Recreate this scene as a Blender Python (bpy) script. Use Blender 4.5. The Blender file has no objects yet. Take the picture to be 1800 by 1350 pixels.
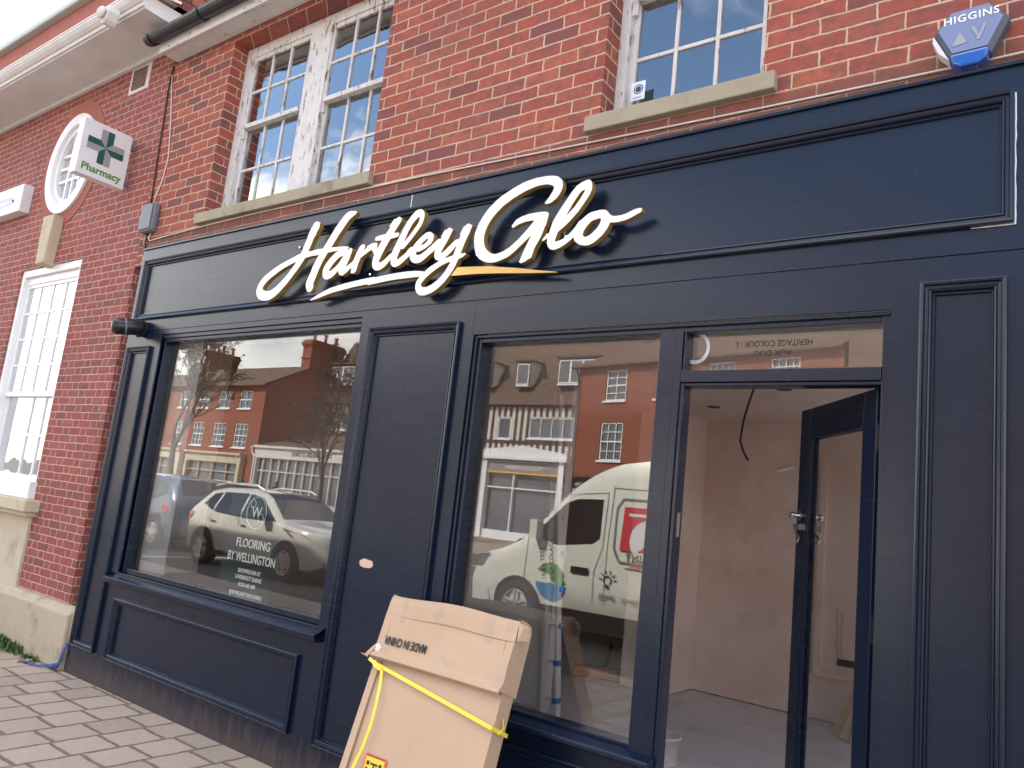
import bpy, math, random
import numpy as np
from mathutils import Matrix, Vector
random.seed(7)
S = bpy.context.scene
COL = S.collection
R = math.radians

# ------------------------------------------------------------------ mesh builder
class MB:
    def __init__(s): s.v, s.f, s.m, s.mi = [], [], [], 0
    def mat(s, i): s.mi = i; return s
    def poly(s, pts):
        n = len(s.v); s.v += [tuple(p) for p in pts]; s.f.append(tuple(range(n, n + len(pts)))); s.m.append(s.mi); return s
    def mesh(s, vs, fs):
        n = len(s.v); s.v += [tuple(p) for p in vs]
        for f in fs: s.f.append(tuple(i + n for i in f)); s.m.append(s.mi)
        return s
    def box(s, x0, x1, y0, y1, z0, z1, M=None):
        vs = [Vector((x, y, z)) for x in (x0, x1) for y in (y0, y1) for z in (z0, z1)]
        if M: vs = [M @ v for v in vs]
        return s.mesh(vs, [(0, 1, 3, 2), (4, 6, 7, 5), (0, 4, 5, 1), (2, 3, 7, 6), (0, 2, 6, 4), (1, 5, 7, 3)])
    def prism(s, pts, a, b, f, cap=True):
        # pts 2D list; f(u,v,w) -> 3D, extruded w = a..b
        n = len(pts); vs = [f(u, v, a) for u, v in pts] + [f(u, v, b) for u, v in pts]
        fs = [(i, (i + 1) % n, n + (i + 1) % n, n + i) for i in range(n)]
        if cap: fs += [tuple(range(n))[::-1], tuple(range(n, 2 * n))]
        return s.mesh(vs, fs)
    def tube(s, path, r, n=8, cap=True):
        P = [Vector(p) for p in path]; rs = r if isinstance(r, (list, tuple)) else [r] * len(P)
        vs = []; up = None
        for i, p in enumerate(P):
            t = (P[min(i + 1, len(P) - 1)] - P[max(i - 1, 0)]).normalized()
            if up is None: up = Vector((0, 0, 1)) if abs(t.z) < .9 else Vector((1, 0, 0))
            a = t.cross(up).normalized(); b = a.cross(t).normalized(); up = b
            vs += [p + (a * math.cos(k * math.tau / n) + b * math.sin(k * math.tau / n)) * rs[i] for k in range(n)]
        fs = [(i * n + k, i * n + (k + 1) % n, (i + 1) * n + (k + 1) % n, (i + 1) * n + k) for i in range(len(P) - 1) for k in range(n)]
        if cap: fs += [tuple(range(n))[::-1], tuple(range((len(P) - 1) * n, len(P) * n))]
        return s.mesh(vs, fs)
    def lathe(s, prof, M, n=24, cap=True):
        vs = []
        for r, h in prof: vs += [M @ Vector((r * math.cos(k * math.tau / n), r * math.sin(k * math.tau / n), h)) for k in range(n)]
        fs = [(i * n + k, i * n + (k + 1) % n, (i + 1) * n + (k + 1) % n, (i + 1) * n + k) for i in range(len(prof) - 1) for k in range(n)]
        if cap: fs += [tuple(range(n))[::-1], tuple(range((len(prof) - 1) * n, len(prof) * n))]
        return s.mesh(vs, fs)
    def ribbon(s, path, wdir, w, t=.0015):
        P = [Vector(p) for p in path]; vs = []
        for i, p in enumerate(P):
            d = (P[min(i + 1, len(P) - 1)] - P[max(i - 1, 0)]).normalized(); nrm = Vector(wdir)
            b = d.cross(nrm).normalized() * (w / 2); q = nrm.normalized() * t
            vs += [p - b, p + b, p + b + q, p - b + q]
        fs = []
        for i in range(len(P) - 1):
            for k in range(4): fs.append((i * 4 + k, i * 4 + (k + 1) % 4, i * 4 + 4 + (k + 1) % 4, i * 4 + 4 + k))
        fs += [(0, 1, 2, 3), tuple(range(len(P) * 4 - 4, len(P) * 4))]
        return s.mesh(vs, fs)
    def build(s, name, mats, parent=None, smooth=False, bevel=0, fixn=True):
        me = bpy.data.meshes.new(name); me.from_pydata(s.v, [], s.f)
        for m in (mats if isinstance(mats, (list, tuple)) else [mats]): me.materials.append(m)
        me.polygons.foreach_set('material_index', s.m)
        if fixn:
            import bmesh
            bm = bmesh.new(); bm.from_mesh(me); bmesh.ops.recalc_face_normals(bm, faces=bm.faces); bm.to_mesh(me); bm.free()
        if smooth: me.polygons.foreach_set('use_smooth', [True] * len(me.polygons))
        me.update()
        return link(name, me, parent, bevel)

def build_each(mb, name, mats, parent=None, **k):
    """one object for every loose piece in the builder"""
    par = list(range(len(mb.v)))
    def fd(i):
        while par[i] != i: par[i] = par[par[i]]; i = par[i]
        return i
    for f in mb.f:
        for i in f[1:]: par[fd(i)] = fd(f[0])
    gr = {}
    for f, m_ in zip(mb.f, mb.m): gr.setdefault(fd(f[0]), []).append((f, m_))
    res = []
    for fs in gr.values():
        p = MB(); mp = {}
        for f, m_ in fs:
            for i in f:
                if i not in mp: mp[i] = len(p.v); p.v.append(mb.v[i])
            p.f.append(tuple(mp[i] for i in f)); p.m.append(m_)
        res.append(p.build(name, mats, parent, **k))
    return res
def link(name, me, parent=None, bevel=0):
    o = bpy.data.objects.new(name, me); COL.objects.link(o)
    if parent is not None:
        o.parent = parent; o.matrix_parent_inverse = world(parent).inverted()
    if bevel:
        m = o.modifiers.new('bevel', 'BEVEL'); m.width = bevel; m.segments = 2; m.limit_method = 'ANGLE'; m.angle_limit = R(40)
    return o
def world(o):
    if o.parent: return world(o.parent) @ o.matrix_parent_inverse @ o.matrix_basis
    return o.matrix_basis.copy()
def tag(o, label=None, cat=None, group=None, kind=None):
    for k, v in (('label', label), ('category', cat), ('group', group), ('kind', kind)):
        if v: o[k] = v
    return o
def thing(name, label, cat, loc=(0, 0, 0), group=None):
    o = bpy.data.objects.new(name, None); COL.objects.link(o); o.location = loc; o.empty_display_size = .2
    return tag(o, label, cat, group)
def copy_tree(o, parent=None):
    c = o.copy(); COL.objects.link(c)
    if parent is not None: c.parent = parent
    for ch in [x for x in bpy.data.objects if x.parent == o]: copy_tree(ch, c)
    return c
def text_mb(t, size, M, extrude=.001, bold=0.0, align='CENTER', spacing=1.0, sx=1.0, shear=0):
    cu = bpy.data.curves.new('text', 'FONT'); cu.body = t; cu.size = size; cu.extrude = extrude; cu.offset = bold
    cu.align_x = align; cu.align_y = 'CENTER'; cu.space_character = spacing; cu.resolution_u = 3; cu.shear = shear
    o = bpy.data.objects.new('text', cu); COL.objects.link(o)
    dg = bpy.context.evaluated_depsgraph_get(); me = bpy.data.meshes.new_from_object(o.evaluated_get(dg))
    mb = MB(); Q = M @ Matrix.Diagonal((sx, 1, 1, 1))
    mb.mesh([Q @ v.co for v in me.vertices], [tuple(p.vertices) for p in me.polygons])
    bpy.data.objects.remove(o); bpy.data.curves.remove(cu); bpy.data.meshes.remove(me)
    return mb
def frameM(o, ax, ay):
    ax = Vector(ax).normalized(); ay = Vector(ay).normalized(); az = ax.cross(ay)
    M = Matrix((ax, ay, az)).transposed().to_4x4(); M.translation = Vector(o); return M
def FAC(x, y, z, rot=0):   # plane facing the street (-y)
    c, s_ = math.cos(R(rot)), math.sin(R(rot)); return frameM((x, y, z), (c, 0, s_), (-s_, 0, c))
def OPP(x, y, z, rot=0):   # plane facing the shop (+y)
    c, s_ = math.cos(R(rot)), math.sin(R(rot)); return frameM((x, y, z), (-c, 0, s_), (s_, 0, c))

def wall(mb, x0, x1, z0, z1, y, holes=(), depth=.1, back=None, sgn=1):
    """sheet in the XZ plane at y with rectangular holes; reveals run from y to y+sgn*depth"""
    xs = sorted({x0, x1, *[h[0] for h in holes], *[h[1] for h in holes]}); zs = sorted({z0, z1, *[h[2] for h in holes], *[h[3] for h in holes]})
    for i in range(len(xs) - 1):
        for j in range(len(zs) - 1):
            cx, cz = (xs[i] + xs[i + 1]) / 2, (zs[j] + zs[j + 1]) / 2
            if cx < x0 or cx > x1 or cz < z0 or cz > z1 or any(h[0] < cx < h[1] and h[2] < cz < h[3] for h in holes): continue
            mb.poly([(xs[i], y, zs[j]), (xs[i + 1], y, zs[j]), (xs[i + 1], y, zs[j + 1]), (xs[i], y, zs[j + 1])])
    b = y + sgn * depth
    for (a, c, d, e) in holes:
        for p, q in (((a, d), (c, d)), ((c, d), (c, e)), ((c, e), (a, e)), ((a, e), (a, d))):
            mb.poly([(p[0], y, p[1]), (q[0], y, q[1]), (q[0], b, q[1]), (p[0], b, p[1])])
    for p, q in (((x0, z0), (x1, z0)), ((x1, z0), (x1, z1)), ((x1, z1), (x0, z1)), ((x0, z1), (x0, z0))):
        mb.poly([(p[0], y, p[1]), (q[0], y, q[1]), (q[0], b, q[1]), (p[0], b, p[1])])
    return mb
BOL = [(0, 0), (0, -.020), (.006, -.024), (.013, -.022), (.017, -.013), (.027, -.011), (.031, -.016), (.036, -.013), (.040, -.002), (.048, .008)]
def moulding(mb, x0, x1, z0, z1, y, prof=BOL):
    for (pa, pb) in zip(prof[:-1], prof[1:]):
        A = [(x0 + pa[0], z0 + pa[0]), (x1 - pa[0], z0 + pa[0]), (x1 - pa[0], z1 - pa[0]), (x0 + pa[0], z1 - pa[0])]
        B = [(x0 + pb[0], z0 + pb[0]), (x1 - pb[0], z0 + pb[0]), (x1 - pb[0], z1 - pb[0]), (x0 + pb[0], z1 - pb[0])]
        for i in range(4):
            j = (i + 1) % 4
            mb.poly([(A[i][0], y + pa[1], A[i][1]), (A[j][0], y + pa[1], A[j][1]), (B[j][0], y + pb[1], B[j][1]), (B[i][0], y + pb[1], B[i][1])])
    return mb

# ------------------------------------------------------------------ materials
class NT:
    def __init__(s, m):
        m.use_nodes = True; s.t = m.node_tree; s.t.nodes.clear(); s.m = m
    def n(s, ty, **k):
        nd = s.t.nodes.new(ty)
        for a, b in k.items(): setattr(nd, a, b)
        return nd
    def l(s, a, b): s.t.links.new(a, b)
    def inp(s, sock, v):
        if hasattr(v, 'is_output'): s.l(v, sock)
        else: sock.default_value = v
    def math(s, op, a, b=0.0, clamp=False):
        nd = s.n('ShaderNodeMath', operation=op, use_clamp=clamp); s.inp(nd.inputs[0], a); s.inp(nd.inputs[1], b); return nd.outputs[0]
    def mix(s, f, a, b, mode='MIX'):
        nd = s.n('ShaderNodeMix', data_type='RGBA', blend_type=mode); s.inp(nd.inputs[0], f)
        for i, v in ((6, a), (7, b)): s.inp(nd.inputs[i], v if hasattr(v, 'is_output') else (*v, 1) if len(v) == 3 else v)
        return nd.outputs[2]
    def noise(s, scale, detail=3, vec=None, rough=.55, dist=0):
        nd = s.n('ShaderNodeTexNoise'); nd.inputs['Scale'].default_value = scale; nd.inputs['Detail'].default_value = detail
        nd.inputs['Roughness'].default_value = rough; nd.inputs['Distortion'].default_value = dist
        s.l(vec if vec is not None else s.pos(), nd.inputs['Vector']); return nd.outputs['Fac']
    def pos(s):
        if not hasattr(s, '_p'): s._p = s.n('ShaderNodeNewGeometry').outputs['Position']
        return s._p
    def scaled(s, v):
        nd = s.n('ShaderNodeVectorMath', operation='MULTIPLY'); s.l(s.pos(), nd.inputs[0]); nd.inputs[1].default_value = v; return nd.outputs[0]
    def ramp(s, f, stops, interp='LINEAR'):
        nd = s.n('ShaderNodeValToRGB'); cr = nd.color_ramp; cr.interpolation = interp
        while len(cr.elements) < len(stops): cr.elements.new(.5)
        for e, (p, c) in zip(cr.elements, stops): e.position = p; e.color = (*c, 1) if len(c) == 3 else c
        s.l(f, nd.inputs[0]); return nd.outputs[0]
    def smooth(s, f, a, b):
        nd = s.n('ShaderNodeMapRange', interpolation_type='SMOOTHSTEP'); s.l(f, nd.inputs[0]); nd.inputs[1].default_value = a; nd.inputs[2].default_value = b; return nd.outputs[0]
    def sep(s, v):
        nd = s.n('ShaderNodeSeparateXYZ'); s.l(v, nd.inputs[0]); return nd.outputs
    def out(s, sh):
        o = s.n('ShaderNodeOutputMaterial'); s.l(sh, o.inputs[0]); return s.m
    def principled(s, col, rough=.6, metal=0.0, bump=None, bstr=.3, bdist=.01, spec=.5, coat=0):
        b = s.n('ShaderNodeBsdfPrincipled'); s.inp(b.inputs['Base Color'], col if hasattr(col, 'is_output') else (*col, 1)); s.inp(b.inputs['Roughness'], rough)
        b.inputs['Metallic'].default_value = metal; b.inputs['Specular IOR Level'].default_value = spec; b.inputs['Coat Weight'].default_value = coat
        if bump is not None:
            bp_ = s.n('ShaderNodeBump'); bp_.inputs['Strength'].default_value = bstr; bp_.inputs['Distance'].default_value = bdist; s.l(bump, bp_.inputs['Height']); s.l(bp_.outputs[0], b.inputs['Normal'])
        return s.out(b.outputs[0])
def new(name): return NT(bpy.data.materials.new(name))
def dim(c, k): return tuple(min(1, x * k) for x in c)
def plain(name, col, rough=.6, metal=0.0, var=.12, scale=6, bstr=.05, nb=60, coat=0, spec=.5):
    t = new(name); f = t.noise(scale, 5)
    c = t.mix(f, dim(col, 1 - var), dim(col, 1 + var))
    return t.principled(c, rough, metal, t.noise(nb, 3), bstr, .004, spec, coat)

def brick(name, pal, mortar, course=.075, P=.225, flemish=False, joint=.010, mott=.35, stain=(.12, .05, .05), stain_amt=.35, wob=.007, horiz=False, bstr=.8, rough=.85, plane='wall', band=None, blotch=None):
    t = new(name)
    nz = t.n('ShaderNodeTexNoise'); nz.inputs['Scale'].default_value = 9; nz.inputs['Detail'].default_value = 4; t.l(t.pos(), nz.inputs['Vector'])
    sub = t.n('ShaderNodeVectorMath', operation='MULTIPLY_ADD'); t.l(nz.outputs['Color'], sub.inputs[0]); sub.inputs[1].default_value = (wob * 2,) * 3; t.l(t.pos(), sub.inputs[2])
    x, y, z = t.sep(sub.outputs[0])
    if plane == 'wall': u, v = t.math('ADD', x, y), z
    else: u, v = y, x
    r = t.math('DIVIDE', v, course); row = t.math('FLOOR', r); fv = t.math('SUBTRACT', r, row)
    wn1 = t.n('ShaderNodeTexWhiteNoise', noise_dimensions='1D'); t.l(row, wn1.inputs['W'])
    par = t.math('FLOORED_MODULO', row, 2.0)
    amp = .10 if plane == 'wall' else .9
    sh = t.math('ADD', t.math('MULTIPLY', par, P / 2), t.math('MULTIPLY', wn1.outputs[0], P * amp))
    k = t.math('DIVIDE', t.math('ADD', u, sh), P); col = t.math('FLOOR', k); fu = t.math('MULTIPLY', t.math('SUBTRACT', k, col), P)
    if flemish:
        st = P * 2 / 3; sb = t.math('GREATER_THAN', fu, st); fu = t.math('SUBTRACT', fu, t.math('MULTIPLY', sb, st)); w = t.math('SUBTRACT', st, t.math('MULTIPLY', sb, st / 2))
        cid = t.math('ADD', t.math('MULTIPLY', col, 2.0), sb)
    else: w = P; cid = col
    du = t.math('MINIMUM', fu, t.math('SUBTRACT', w, fu)); dv = t.math('MULTIPLY', t.math('MINIMUM', fv, t.math('SUBTRACT', 1.0, fv)), course)
    d = t.math('MINIMUM', du, dv)
    d = t.math('ADD', d, t.math('MULTIPLY', t.math('SUBTRACT', t.noise(75, 4, rough=.65), .5), joint * .8)); d = t.math('ADD', d, t.math('MULTIPLY', t.math('SUBTRACT', t.noise(7, 3), .5), joint * .45))
    m = t.smooth(d, joint * .30, joint * .62)
    cx = t.n('ShaderNodeCombineXYZ'); t.l(cid, cx.inputs[0]); t.l(row, cx.inputs[1])
    wn = t.n('ShaderNodeTexWhiteNoise', noise_dimensions='2D'); t.l(cx.outputs[0], wn.inputs[0])
    n_ = len(pal); bc = t.ramp(wn.outputs[0], [(i / n_, c) for i, c in enumerate(pal)], 'CONSTANT')
    nf = t.noise(28, 6); bc = t.mix(t.math('MULTIPLY', t.smooth(nf, .35, .75), mott), bc, dim(pal[0], .45))
    if blotch: bc = t.mix(t.math('MULTIPLY', t.smooth(t.noise(11, 4, rough=.6, vec=t.scaled((1, 1, 1.5))), .47, .66), .75), bc, blotch)
    pits = t.smooth(t.noise(140, 2), .66, .74); bc = t.mix(t.math('MULTIPLY', pits, .5), bc, dim(pal[0], .3))
    hl = t.smooth(t.noise(16, 5, rough=.7), .58, .75); bc = t.mix(t.math('MULTIPLY', hl, .35), bc, dim(pal[0], 1.7))
    mc = t.mix(t.noise(40, 4), dim(mortar, .7), dim(mortar, 1.2))
    c = t.mix(m, mc, bc)
    big = t.smooth(t.noise(.9, 5, vec=t.scaled((1.3, 1.3, .8)), rough=.65), .52, .78)
    c = t.mix(t.math('MULTIPLY', big, stain_amt), c, stain)
    if band:
        bm_ = t.math('MULTIPLY', t.smooth(z, band[0], band[0] + .03), t.smooth(z, band[1] + .02, band[1] - .02)); bm_ = t.math('MULTIPLY', bm_, t.smooth(t.noise(5, 5, rough=.7), .30, .55)); c = t.mix(t.math('MULTIPLY', bm_, .6), c, (.13, .075, .06))
    h = t.math('ADD', m, t.math('MULTIPLY', t.noise(90, 4), .35))
    return t.principled(c, rough, 0, h, bstr, .006, .25)

def navy_mat():
    t = new('navy_paint'); x, y, z = t.sep(t.pos())
    gr = t.noise(3, 6, vec=t.scaled((.5, 1, 7)), rough=.65); f2 = t.noise(1.1, 4)
    c = t.mix(f2, (.0034, .0092, .0260), (.0046, .0115, .0310))
    # road splash dried on the foot of the boards, ragged upper edge
    nn = t.noise(9, 6, vec=t.scaled((2.2, 1, .5)), rough=.7)
    hgt = t.math('ADD', .02, t.math('MULTIPLY', nn, .36)); sp = t.smooth(t.math('SUBTRACT', hgt, z), -.02, .20)
    sp = t.math('MULTIPLY', sp, t.math('ADD', -.25, t.math('MULTIPLY', t.noise(26, 6, vec=t.scaled((2.5, 1, .35)), rough=.7), 2.0)), True)
    c = t.mix(t.math('MULTIPLY', sp, .62), c, (.115, .078, .055))
    sc = t.smooth(t.noise(70, 2), .73, .76); c = t.mix(t.math('MULTIPLY', sc, .35), c, (.12, .12, .13))
    rg = t.math('ADD', t.math('ADD', .18, t.math('MULTIPLY', gr, .16)), t.math('MULTIPLY', sp, .4))
    return t.principled(c, rg, 0, t.math('ADD', gr, t.math('MULTIPLY', t.noise(55, 3), .3)), .02, .003, .40)
def peeling():
    t = new('peeling_white_paint')
    v = t.scaled((1, 1, .22)); n1 = t.noise(34, 6, vec=v, rough=.7); n2 = t.noise(5, 3)
    m = t.smooth(t.math('ADD', n1, t.math('MULTIPLY', n2, .25)), .69, .73)
    gm = t.noise(10, 5, rough=.7)
    c = t.mix(gm, (.46, .44, .43), (.78, .76, .76)); wd = t.mix(t.noise(80, 4, vec=v), (.16, .12, .09), (.33, .27, .22))
    c = t.mix(m, c, wd)
    return t.principled(c, .6, 0, t.math('SUBTRACT', 1.0, m), .5, .003)
def stone(name, a, b, sc=7, stain=None, bstr=.25):
    t = new(name); c = t.mix(t.noise(sc, 7, rough=.65), a, b)
    if stain: c = t.mix(t.math('MULTIPLY', t.smooth(t.noise(2.2, 6, rough=.7), .50, .68), .8), c, stain)
    return t.principled(c, .9, 0, t.noise(70, 5), bstr, .006, .2)
def glass(name, tint=(.92, .95, .94), boost=1.8, wob=0.0, rough=0.0, ior=1.52):
    t = new(name); g = t.n('ShaderNodeNewGeometry'); dt = t.n('ShaderNodeVectorMath', operation='DOT_PRODUCT'); t.l(g.outputs['Normal'], dt.inputs[0]); t.l(g.outputs['Incoming'], dt.inputs[1])
    c = t.math('SUBTRACT', 1.0, t.math('ABSOLUTE', dt.outputs['Value'])); r0 = ((ior - 1) / (ior + 1)) ** 2   # Schlick, the same from both sides of the pane
    f = t.math('MULTIPLY', t.math('ADD', r0, t.math('MULTIPLY', t.math('POWER', c, 5.0), 1 - r0)), boost, True)
    tr = t.n('ShaderNodeBsdfTransparent'); tr.inputs[0].default_value = (*tint, 1); gl = t.n('ShaderNodeBsdfGlossy'); gl.inputs['Roughness'].default_value = rough
    if wob:
        b = t.n('ShaderNodeBump'); b.inputs['Strength'].default_value = wob; b.inputs['Distance'].default_value = .02; t.l(t.noise(2.5, 2), b.inputs['Height']); t.l(b.outputs[0], gl.inputs['Normal'])
    mx = t.n('ShaderNodeMixShader'); t.l(f, mx.inputs[0]); t.l(tr.outputs[0], mx.inputs[1]); t.l(gl.outputs[0], mx.inputs[2]); return t.out(mx.outputs[0])

M = {}
M['navy'] = navy_mat()
M['brick'] = brick('red_stock_brick', [(.33, .086, .064), (.365, .100, .070), (.30, .084, .068), (.345, .090, .064), (.205, .072, .070), (.39, .118, .075), (.32, .102, .074)], (.58, .42, .30), stain=(.20, .105, .09), band=(3.33, 3.44), blotch=(.185, .078, .076))
M['brick_old'] = brick('red_flemish_brick', [(.30, .085, .076), (.33, .098, .084), (.275, .078, .072), (.31, .088, .078), (.215, .090, .076), (.34, .108, .090), (.29, .082, .074)], (.60, .39, .32), blotch=(.25, .10, .085), course=.0655, P=.306, flemish=True, joint=.0085, stain=(.20, .065, .062), stain_amt=.45)
M['brick_rub'] = plain('rubbed_red_brick', (.32, .10, .075), .85, var=.2, scale=14, bstr=.2)
M['brick_far'] = brick('orange_red_brick', [(.275, .088, .056), (.31, .10, .064), (.235, .078, .053), (.29, .092, .058)], (.33, .16, .10), joint=.008, stain=(.19, .07, .04), bstr=.2)
M['peel'] = peeling()
M['white'] = plain('white_gloss_paint', (.80, .80, .81), .35, var=.04, scale=4)
M['offwhite'] = plain('aged_white_render', (.62, .60, .58), .7, var=.14, scale=5, bstr=.15)
M['sill'] = stone('weathered_concrete', (.29, .25, .185), (.40, .355, .27), 9, (.20, .17, .125))
M['cream'] = stone('cream_limestone', (.48, .41, .30), (.60, .53, .41), 6, (.36, .30, .22))
M['plinth'] = stone('stained_sandstone', (.36, .30, .22), (.52, .45, .35), 5, (.19, .17, .10), .5)
M['gutter'] = plain('black_plastic_gutter', (.012, .012, .016), .38, var=.2)
M['tile'] = brick('red_clay_tile', [(.27, .085, .055), (.22, .07, .05), (.31, .11, .075), (.18, .06, .05)], (.06, .03, .025), course=.11, P=.165, joint=.012, bstr=.8)
M['tile_far'] = brick('brown_clay_tile', [(.165, .105, .075), (.14, .09, .066), (.185, .12, .088), (.15, .10, .073)], (.07, .045, .035), course=.12, P=.17, joint=.012, bstr=.6, stain=(.11, .085, .058))
M['glass'] = glass('shop_plate_glass', (.95, .965, .96), 2.2)
M['glass_old'] = glass('old_window_glass', (.88, .92, .93), 5.2, wob=.12)
M['glass_door'] = glass('door_glass', (.95, .96, .96), 1.0)
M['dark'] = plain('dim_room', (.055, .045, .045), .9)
M['plaster'] = None
t = new('fresh_pink_plaster'); c_ = t.mix(t.smooth(t.noise(1.6, 6, rough=.6), .3, .7), (.72, .555, .48), (.80, .68, .61)); c_ = t.mix(t.math('MULTIPLY', t.smooth(t.noise(5, 4), .5, .8), .4), c_, (.60, .43, .365))
M['plaster'] = t.principled(c_, .75, 0, t.noise(8, 5), .06, .01, .3)
M['board'] = plain('pale_plasterboard', (.78, .71, .68), .8, var=.06)
M['liner'] = plain('grey_lining_board', (.36, .33, .31), .8, var=.08)
M['screed'] = stone('grey_floor_screed', (.62, .59, .575), (.74, .71, .69), 1.8, (.54, .51, .50), .1)
M['ply'] = plain('brown_hardboard', (.10, .062, .052), .7, var=.15, scale=3)
t = new('corrugated_cardboard'); c_ = t.mix(t.noise(4, 5), (.455, .305, .20), (.52, .365, .25)); c_ = t.mix(t.math('MULTIPLY', t.smooth(t.noise(22, 5, vec=t.scaled((3, 1, .6))), .62, .72), .35), c_, (.40, .265, .175))
M['card'] = t.principled(c_, .7, 0, t.noise(20, 4, vec=t.scaled((1, 1, 9))), .08, .004, .35)
M['card_dark'] = plain('cardboard_edge', (.36, .225, .14), .8)
M['tape'] = glass('clear_parcel_tape', (.97, .95, .92), 1.6, rough=.30)
M['strap'] = plain('yellow_strapping', (.80, .62, .045), .4)
M['ink'] = plain('black_ink', (.02, .018, .018), .6)
M['lwhite'] = plain('white_letter_face', (.84, .83, .78), .38, var=.02)
M['gold'] = plain('polished_gold', (.25, .165, .065), .16, 1.0, var=.45, scale=9, bstr=.25, nb=7)
M['gold_side'] = plain('brushed_gold', (.58, .38, .11), .36, .6, var=.15, bstr=.02)
M['pwhite'] = plain('white_sign_plastic', (.72, .72, .74), .35, var=.02)
M['green'] = plain('dark_green_vinyl', (.010, .085, .062), .4)
M['lgreen'] = plain('leaf_green_vinyl', (.10, .24, .045), .4)
M['silver'] = plain('silver_vinyl', (.33, .34, .38), .35, .2)
M['lilac'] = plain('lilac_vinyl', (.40, .42, .68), .4)
M['black'] = plain('black_plastic', (.012, .012, .015), .3)
M['grey'] = plain('grey_plastic_box', (.16, .17, .20), .5)
M['alarm'] = plain('blue_grey_plastic', (.19, .235, .40), .28, var=.04)
M['alarm_rim'] = plain('slate_plastic_rim', (.075, .10, .15), .35)
M['blue'] = plain('blue_lens_plastic', (.012, .10, .42), .12, coat=.5)
M['alu'] = plain('brushed_aluminium', (.72, .73, .75), .4, .15)
M['chrome'] = plain('chrome', (.75, .75, .75), .1, 1.0)
M['brass'] = plain('pale_brass', (.55, .47, .30), .35, .8)
M['bluep'] = plain('blue_plastic_fitting', (.02, .18, .42), .4)
M['timber'] = plain('pale_timber', (.62, .48, .34), .7, var=.2, scale=12)
M['broom'] = plain('orange_brown_bristle', (.44, .13, .045), .8, var=.3, scale=60, bstr=.6)
M['bucket'] = plain('white_bucket_plastic', (.66, .60, .57), .4)
M['cable'] = plain('pale_cable', (.62, .54, .50), .5)
M['cable_black'] = plain('black_cable', (.015, .012, .012), .5)
M['caulk'] = plain('white_caulk', (.80, .80, .82), .35)
M['filler'] = plain('pink_filler', (.66, .44, .35), .8)
M['poster'] = plain('teal_black_poster', (.010, .018, .022), .45)
M['paper'] = plain('white_paper', (.72, .76, .82), .5)
M['blueink'] = plain('dark_blue_ink', (.015, .045, .16), .5)
M['red'] = plain('red_print', (.55, .03, .05), .4)
M['orange'] = plain('orange_red_print', (.75, .10, .03), .5)
M['yellow'] = plain('yellow_print', (.85, .52, .03), .5)
M['terra'] = plain('terracotta', (.20, .12, .085), .85)
M['rope'] = plain('blue_nylon_rope', (.045, .10, .30), .7, var=.3, scale=80)
M['leaf'] = plain('weed_leaf', (.055, .11, .022), .7, var=.4, scale=30)
M['dryleaf'] = plain('dry_leaf', (.14, .06, .035), .8)
M['paving'] = brick('brown_grey_pavers', [(.385, .305, .25), (.415, .33, .275), (.35, .28, .235), (.395, .31, .26)], (.19, .14, .11), course=.255, P=.27, joint=.024, stain=(.30, .23, .195), stain_amt=.55, plane='floor', bstr=.9, wob=.016, mott=.15)
M['asphalt'] = stone('grey_asphalt', (.075, .072, .072), (.10, .096, .094), 20)
M['kerb'] = stone('granite_kerb', (.26, .25, .24), (.36, .35, .33), 12)
M['line'] = plain('white_road_paint', (.70, .70, .68), .7)
M['bark'] = stone('grey_brown_bark', (.09, .065, .045), (.15, .11, .08), 20)
M['bud'] = plain('olive_bud_leaf', (.11, .085, .03), .8, var=.4, scale=3)
M['timberframe'] = plain('dark_oak_timber', (.055, .032, .026), .8)
M['stucco'] = plain('cream_stucco', (.62, .56, .50), .85)
M['greyshop'] = plain('grey_shopfront_paint', (.30, .25, .235), .5)
M['lead'] = plain('pale_lead', (.70, .66, .58), .6)
M['pane'] = plain('window_pane_dark', (.11, .12, .14), .06, spec=1.0)
M['curtain'] = plain('pale_curtain', (.50, .49, .47), .8)
M['rubber'] = plain('tyre_rubber', (.016, .016, .016), .8)
M['rim'] = plain('alloy_rim', (.62, .61, .58), .3, .25)
M['carwhite'] = plain('pearl_white_car_paint', (.66, .64, .58), .25, var=.01, bstr=0, coat=1)
M['vanwhite'] = plain('white_van_paint', (.76, .75, .68), .3, var=.02, bstr=0, coat=.6)
M['carblue'] = plain('slate_blue_car_paint', (.10, .125, .19), .25, .4, var=.01, bstr=0, coat=1)
M['carred'] = plain('dark_red_car_paint', (.09, .012, .012), .25, .3, var=.01, bstr=0, coat=1)
M['carglass'] = plain('tinted_car_glass', (.018, .02, .022), .04, spec=1.0, bstr=0)
M['lamp'] = plain('headlight_lens', (.16, .165, .18), .06, .2)
M['skin'] = plain('skin', (.45, .25, .18), .6)
M['cloth'] = plain('dark_blue_cloth', (.022, .035, .07), .9)

t = new('aged_eaves_paint'); n_ = t.noise(22, 6, vec=t.scaled((.35, 1, 1)), rough=.7); c_ = t.mix(t.noise(5, 5, rough=.7), (.50, .48, .46), (.74, .72, .70)); c_ = t.mix(t.smooth(t.math('ADD', n_, t.math('MULTIPLY', t.noise(3, 3), .3)), .78, .83), c_, (.20, .17, .15))
M['eaves'] = t.principled(c_, .7, 0, n_, .15, .004)
M['brick_brown'] = brick('weathered_brown_brick', [(.17, .12, .092), (.20, .14, .105), (.145, .105, .085), (.18, .125, .10)], (.24, .19, .15), joint=.008, stain=(.12, .09, .075), bstr=.2)
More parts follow.
